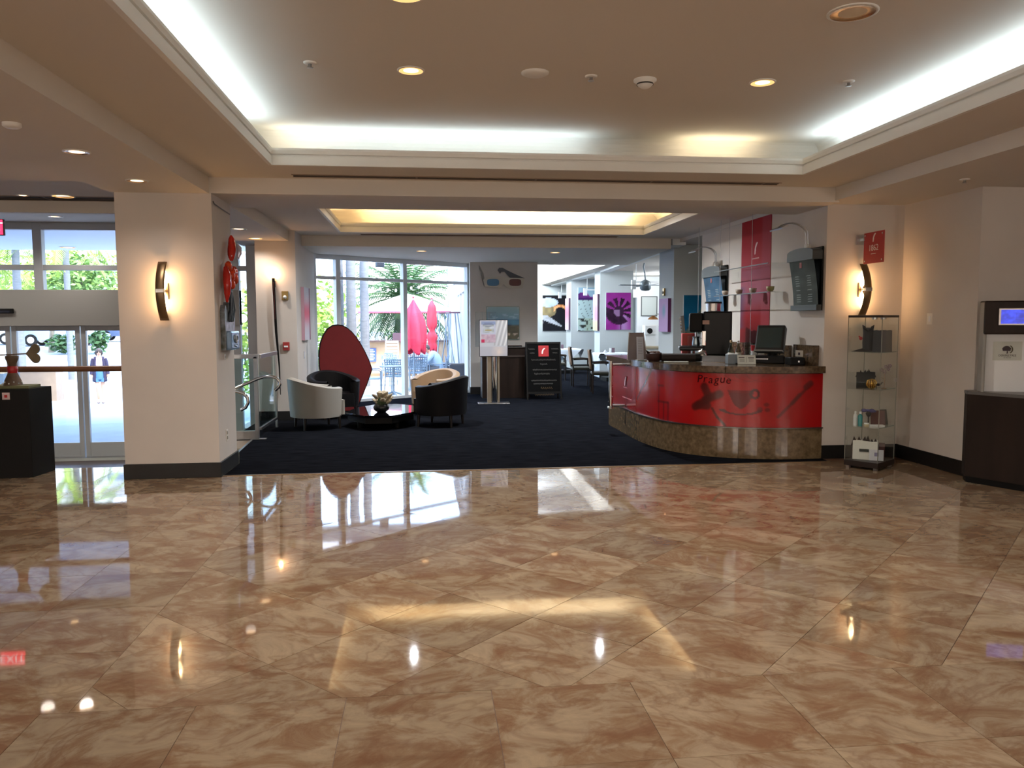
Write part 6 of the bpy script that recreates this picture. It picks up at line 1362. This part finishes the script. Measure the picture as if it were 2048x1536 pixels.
# ---- entrance forecourt
M_PLANT = mat('planter_beige', '#8a7763', .8, var=.08)
for k, (x, y, w_, h_, lab) in enumerate(((-12.45, 26.9, .72, .98, 'large beige planter wall outside the doors, left of the walking woman'), (-13.75, 27.3, .60, .72, 'lower grey-beige planter with a red step outside the doors'), (-14.9, 28.4, .5, .7, 'small pale planter behind the sloping rail outside'))):
    t = thing('planter_wall', lab, 'planter', (x, y, -.95), .1, 'planters on the forecourt'); MB().box(-w_, w_, -.3, .4, 0, h_).build('planter_body', M_PLANT, t, bevel=.01); MB().box(-w_ - .02, w_ + .02, -.32, .42, h_, h_ + .05).build('coping', mat('coping_pale', '#d6cfc4', .7), t)
    if k == 1: MB().box(-.5, .55, -.5, -.3, 0, .09).build('red_step', mat('step_red', '#9c3644', .6), t)
t = thing('litter_bin', 'grey litter bin with a domed brown top outside the doors', 'bin', (-13.0, 25.9, -.93)); MB().box(-.2, .2, -.2, .2, 0, .95).build('bin_body', mat('bin_grey', '#4d5a63', .6), t, bevel=.01); MB().lathe([(.22, .95), (.2, 1.05), (.1, 1.12), (0, 1.14)], n=16).build('dome', M_BRONZE, t)
t = thing('ramp_rail', 'white sloping ramp rail outside the doors behind the heart sculpture', 'railing', (-14.0, 26.5, -.93)); b = MB(); b.tube([(-1.2, 0, 1.15), (.1, 0, .62), (.5, 0, .75), (.55, 0, .3)], .03, 8); b.tube([(-1.2, 0, 1.15), (-1.2, 0, 0)], .03, 8); b.tube([(.1, 0, .62), (.1, 0, 0)], .03, 8); b.build('tube', M_WHITE, t)
def car(label, loc, rz, body, L=4.4):
    t = thing('parked_car', label, 'car', loc, rz, 'cars beyond the forecourt'); pr = [(-2.2, .3), (2.15, .3), (2.2, .62), (1.3, .82), (.65, 1.32), (-1.0, 1.36), (-1.75, .9), (-2.2, .8)]
    mm = Matrix(((1, 0, 0, 0), (0, 0, -1, 0), (0, 1, 0, 0), (0, 0, 0, 1))); MB().prism(pr, -.85, .85, mm).build('body', body, t, bevel=.08, seg=3)
    MB().prism([(-1.5, .9), (1.15, .86), (.58, 1.26), (-.92, 1.29)], -.86, .86, mm).build('side_window', mat('car_glass', '#1f3350', .1), t)
    for x in (-1.35, 1.35):
        for y in (-.8, .8): w_ = MB().cyl((x, y - .1, .32), (x, y + .1, .32), .32, n=18).build('wheel', M_BLACK, t); MB().cyl((x, y - .11, .32), (x, y + .11, .32), .18, n=12).build('hub', M_STEEL, w_)
    return t
car('pale blue car with dark windows beyond the forecourt, above the heart', (-19.9, 46.5, .3), .1, mat('car_blue', '#7b9cc4', .25, coat=.5)); car('silver car at the far left beyond the forecourt', (-24.6, 48, .35), .0, mat('car_silver', '#b4c2d2', .25, coat=.5)); car('dark parked car far behind the walking woman', (-18.2, 52, .42), .2, mat('car_dark', '#3d4a63', .25, coat=.5))
for k, (x, y, h, lab) in enumerate(((-14.6, 30.6, 6, 'pale palm trunk on the forecourt left of the door mullion'), (-13.05, 31, 6, 'slim pale palm trunk behind the walking woman'), (-18.3, 33.5, 6, 'slim pale palm trunk left of the heart sculpture'), (-16.9, 33.5, 6, 'pale leaning palm trunk behind the heart sculpture'))): palm(lab, (x, y, -.5), h - .5 * k, .17 if k == 0 else .1, .1, 14, 2.6, mi=1, el=(-.5, 1.1), droop=1.6, seed=40 + k, group='forecourt palms')
for k, (x, y, lab) in enumerate(((-17.6, 41, 'dark blue-green agave clump far behind the walking woman'), (-15.9, 41, 'small dark conical shrub far right of the entrance view'))): bush('shrub', lab, 'shrub', (x, y, .05), (.7 - .3 * k, .5, .5 + .1 * k), 220, .18, 2, 'forecourt shrubs')
for k, (x, y, z0, r, mi, lab) in enumerate(((-23, 44, 1.4, (3.0, 2.0, 2.0), 1, 'leafy bright green tree at the left of the entrance transom'), (-18.6, 42, 1.8, (2.4, 1.8, 1.6), 1, 'leafy yellow-green tree behind the middle of the entrance transom'), (-16.2, 40, 2.2, (1.5, 1.4, 1.3), 0, 'dense green tree by the column in the entrance transom'), (-20.6, 50, 2.4, (3.0, 2, 2.0), 1, 'pale green tree far behind the entrance canopy'))): bush('leafy_tree', lab, 'tree', (x, y, .0), r, 1300, .17, mi, 'trees beyond the forecourt', trunk=z0)
# far building, mirrored in the polished floor through the doors
t = thing('apartment_block', 'pale apartment block with balconies far beyond the forecourt', 'building', (-27, 72, .5)); MB().box(-14, 14, 0, 8, 0, 22).build('wall', mat('block_white', '#d9dad6', .8), t); M_FGL = mat('far_glass', '#5f7486', .15)
w0 = b0 = None
for fl in range(7):
    for c in range(9):
        x, z = -12.4 + c * 3.1, 1.2 + fl * 3
        if w0 is None:
            w0 = MB().box(-.7, .7, -.06, .04, 0, 1.7).build('window', M_FGL, t); b0 = MB().box(-1.1, 1.1, -1.1, .0, -.25, -.1).box(-1.1, 1.1, -1.1, -1.02, -.1, .75).build('balcony', MATS['block_white'], t); w, bb_ = w0, b0
        else:
            w = w0.copy(); COL.objects.link(w); bb_ = b0.copy(); COL.objects.link(bb_)
        w.location = (x, 0, z); bb_.location = (x, 0, z)
# ================================================================== PEOPLE
M_SKIN = mat('skin', '#c99c82', .6); M_HAIRD = mat('hair_dark', '#3b3230', .7)
def skin_body(name, joints, bones, parent, m, root=0, sub=2):
    me = bpy.data.meshes.new(name); me.from_pydata([j[:3] for j in joints], bones, []); o = bpy.data.objects.new(name, me); COL.objects.link(o); o.parent = parent
    s = o.modifiers.new('skin', 'SKIN'); s.use_smooth_shade = True
    for v, j in zip(me.skin_vertices[0].data, joints): v.radius = (j[3], j[4] if len(j) > 4 else j[3])
    me.skin_vertices[0].data[root].use_root = True; d = o.modifiers.new('sub', 'SUBSURF'); d.levels = sub; d.render_levels = sub; me.materials.append(m); return o
def hand(parent, w, d, up, s=1.0, m=None):
    # palm with five unequal curled fingers; w wrist, d pointing direction, up = palm normal
    w, d, up = Vector(w), Vector(d).normalized(), Vector(up).normalized(); side = d.cross(up).normalized(); b = MB()
    b.tube([w, w + d * .045 * s, w + d * .09 * s], [.022 * s, .034 * s, .03 * s], 8)
    for k, (o, L) in enumerate(((-.03, .06), (-.01, .075), (.012, .07), (.032, .055))): p = w + d * .085 * s + side * o * s; b.tube([p, p + d * L * .6 * s - up * .006 * s, p + d * L * .95 * s - up * .03 * s], [.010 * s, .009 * s, .007 * s], 6)
    p = w + d * .03 * s - side * .03 * s; b.tube([p, p - side * .025 * s + d * .03 * s, p - side * .022 * s + d * .06 * s - up * .01 * s], [.012 * s, .010 * s, .008 * s], 6)
    b.build('hand', m or M_SKIN, parent)
def face(parent, c, fwd, s, skin, hairm, hair):
    # head made as one smooth mesh with nose, eyes, mouth, ears; hair as its own piece
    z = Vector((0, 0, 1)); f = Vector(fwd).normalized(); r = f.cross(z).normalized(); u = r.cross(f); mt = Matrix((r, f, u)).transposed().to_4x4(); mt.translation = Vector(c)
    eb = MB()
    for s_ in (-1, 1): eb.ball((s_ * .033 * s, .092 * s, .012 * s), .012 * s, .008 * s, .008 * s, 8, 6, mt)
    eb.build('eye', M_BLACK, parent); nb = MB(); nb.tube([mt @ Vector((0, .092 * s, .02 * s)), mt @ Vector((0, .112 * s, -.02 * s)), mt @ Vector((0, .098 * s, -.03 * s))], [.009 * s, .015 * s, .01 * s], 6)
    for s_ in (-1, 1): nb.ball((s_ * .078 * s, -.005 * s, 0), .012 * s, .022 * s, .032 * s, 8, 6, mt)
    nb.build('nose_and_ears', skin, parent); MB().ball((0, .088 * s, -.055 * s), .026 * s, .01 * s, .008 * s, 8, 6, mt).build('mouth', mat('lips', '#9c5a52', .5), parent)
    hb = MB()
    if hair == 'short': hb.ball((0, -.015 * s, .035 * s), .088 * s, .10 * s, .098 * s, 14, 9, mt)
    else:
        hb.ball((0, -.014 * s, .034 * s), .087 * s, .10 * s, .10 * s, 14, 9, mt); hb.ball((0, -.085 * s, .05 * s), .04 * s, .05 * s, .045 * s, 10, 7, mt)
        for s_ in (-1, 1): hb.tube([mt @ Vector((s_ * .07 * s, .0, .05 * s)), mt @ Vector((s_ * .085 * s, -.02 * s, -.04 * s)), mt @ Vector((s_ * .07 * s, -.03 * s, -.11 * s))], [.03 * s, .028 * s, .012 * s], 7)
    hb.build('hair', hairm, parent)
# ---- woman walking towards the doors
wx, wy = -9.95, 25.6
pw = thing('person', 'woman walking towards the doors in a dark cardigan, pale top and denim shorts', 'person', (wx, wy, -.92), math.atan2(-wx, wy) * 0 + .36)
# faces -y (to the camera); height 1.66
J = [(0, 0, .93, .105, .085), (0, 0, 1.08, .10, .08), (0, 0, 1.24, .115, .085), (0, .01, 1.36, .10, .07), (0, .0, 1.43, .045, .045), (0, -.01, 1.50, .055, .06), (0, -.015, 1.575, .078, .09), (0, -.01, 1.635, .05, .06),
     (-.155, .01, 1.37, .05, .05), (-.20, .03, 1.12, .042, .042), (-.215, -.02, .90, .03, .03), (.155, .01, 1.37, .05, .05), (.20, .03, 1.12, .042, .042), (.215, -.02, .90, .03, .03),
     (-.085, 0, .84, .085, .085), (-.08, -.05, .49, .05, .052), (-.06, .06, .10, .034, .036), (-.065, -.06, .035, .035, .028),
     (.085, 0, .84, .085, .085), (.075, -.0, .49, .05, .052), (.055, .0, .10, .034, .036), (.06, -.12, .035, .035, .028)]
B_ = [(0, 1), (1, 2), (2, 3), (3, 4), (4, 5), (5, 6), (6, 7), (3, 8), (8, 9), (9, 10), (3, 11), (11, 12), (12, 13), (0, 14), (14, 15), (15, 16), (16, 17), (0, 18), (18, 19), (19, 20), (20, 21)]
skin_body('body', J, B_, pw, M_SKIN)
face(pw, (0, -.012, 1.575), (0, -1, 0), 1.0, M_SKIN, M_HAIRD, 'tied')
hand(pw, (-.215, -.02, .90), (0, -.1, -1), (1, 0, 0)); hand(pw, (.215, -.02, .90), (0, -.1, -1), (-1, 0, 0))
b = MB(); b.lathe([(.135, 0), (.125, .1), (.115, .2), (.13, .34), (.12, .44), (.085, .485)], (0, 0, .9), n=20, sy=.78, caps=False); b.build('pale_top', mat('top_lilac', '#cbb9cf', .8), pw)
b = MB(); b.lathe([(.15, 0), (.155, .08), (.142, .2), (.128, .25)], (0, 0, .74), n=20, sy=.78, caps=False)
for s_ in (-1, 1): b.lathe([(.105, 0), (.10, .12)], (s_ * .085, -.01, .67), n=14, caps=False)
b.build('denim_shorts', mat('denim', '#3f6a94', .8, var=.1), pw)
M_CARD = mat('cardigan_dark', '#2b2740', .9)
def cardi(u, v):
    a = -pi / 2 + .62 + u * (2 * pi - 1.24); fl = 1 + .25 * (1 - v); return (.165 * fl * math.cos(a) * (1 - .25 * max(0, v - .75) * 2), .125 * fl * math.sin(a) + .01, .70 + .74 * v - .05 * max(0, -math.sin(a)) * (1 - v))
b = MB(); b.grid(cardi, 30, 12); o = b.build('cardigan', M_CARD, pw); o.modifiers.new('solid', 'SOLIDIFY').thickness = .012
for s_ in (-1, 1): MB().tube([(s_ * .15, .01, 1.385), (s_ * .175, .015, 1.30), (s_ * .205, .03, 1.12), (s_ * .222, -.02, .90)], [.06, .068, .062, .055], 10).build('sleeve', M_CARD, pw)
for s_, y0, y1 in ((-1, .02, -.1), (1, -.04, -.16)): MB().ball((s_ * .062, (y0 + y1) / 2, .03), .042, .11, .03, 10, 6).build('shoe', mat('sandal', '#7a6a66', .6), pw)
# ---- seated person on the patio, in profile, facing -x
ps = thing('person', 'person in a light blue shirt sitting bent over the white patio table', 'person', (.40, 22.1, PZ), 0)
J = [(0, 0, .50, .13, .12), (-.04, 0, .66, .13, .12), (-.12, 0, .82, .14, .11), (-.20, 0, .93, .10, .08), (-.25, 0, .97, .05, .05), (-.295, 0, 1.01, .06, .065), (-.325, 0, 1.06, .085, .075), (-.33, 0, 1.12, .055, .055),
     (-.18, -.17, .89, .058, .055), (-.30, -.22, .70, .045, .045), (-.46, -.14, .78, .032, .032), (-.18, .17, .89, .058, .055), (-.30, .22, .70, .045, .045), (-.46, .14, .78, .032, .032),
     (-.06, -.1, .50, .09, .085), (-.44, -.11, .50, .06, .06), (-.42, -.11, .10, .042, .042), (-.52, -.11, .04, .04, .03), (-.06, .1, .50, .09, .085), (-.44, .11, .50, .06, .06), (-.42, .11, .10, .042, .042), (-.52, .11, .04, .04, .03)]
skin_body('body', J, B_, ps, M_SKIN)
face(ps, (-.325, 0, 1.06), (-1, 0, -.45), 1.0, M_SKIN, mat('hair_grey_dark', '#4d4b4e', .7), 'short')
hand(ps, (-.46, -.14, .78), (-1, .1, -.1), (0, 0, 1)); hand(ps, (-.46, .14, .78), (-1, -.1, -.1), (0, 0, 1))
M_SHIRT = mat('shirt_light_blue', '#9fc0de', .85)
b = MB(); b.tube([(.0, 0, .47), (-.035, 0, .64), (-.11, 0, .81), (-.19, 0, .93), (-.23, 0, .965)], [.165, .165, .175, .13, .07], 16); b.build('shirt', M_SHIRT, ps)
for s_ in (-1, 1): MB().tube([(-.17, s_ * .12, .91), (-.19, s_ * .18, .88), (-.29, s_ * .225, .72), (-.42, s_ * .165, .76)], [.075, .08, .065, .055], 10).build('sleeve', M_SHIRT, ps)
M_TROU = mat('trousers_grey', '#5b6470', .85)
for s_ in (-1, 1): MB().tube([(.02, s_ * .1, .50), (-.25, s_ * .11, .51), (-.44, s_ * .11, .50), (-.45, s_ * .11, .42), (-.43, s_ * .11, .09)], [.11, .10, .08, .075, .06], 10).build('trouser_leg', M_TROU, ps)
for s_ in (-1, 1): MB().ball((-.49, s_ * .11, .035), .12, .045, .035, 10, 6).build('shoe', M_BLACK, ps)
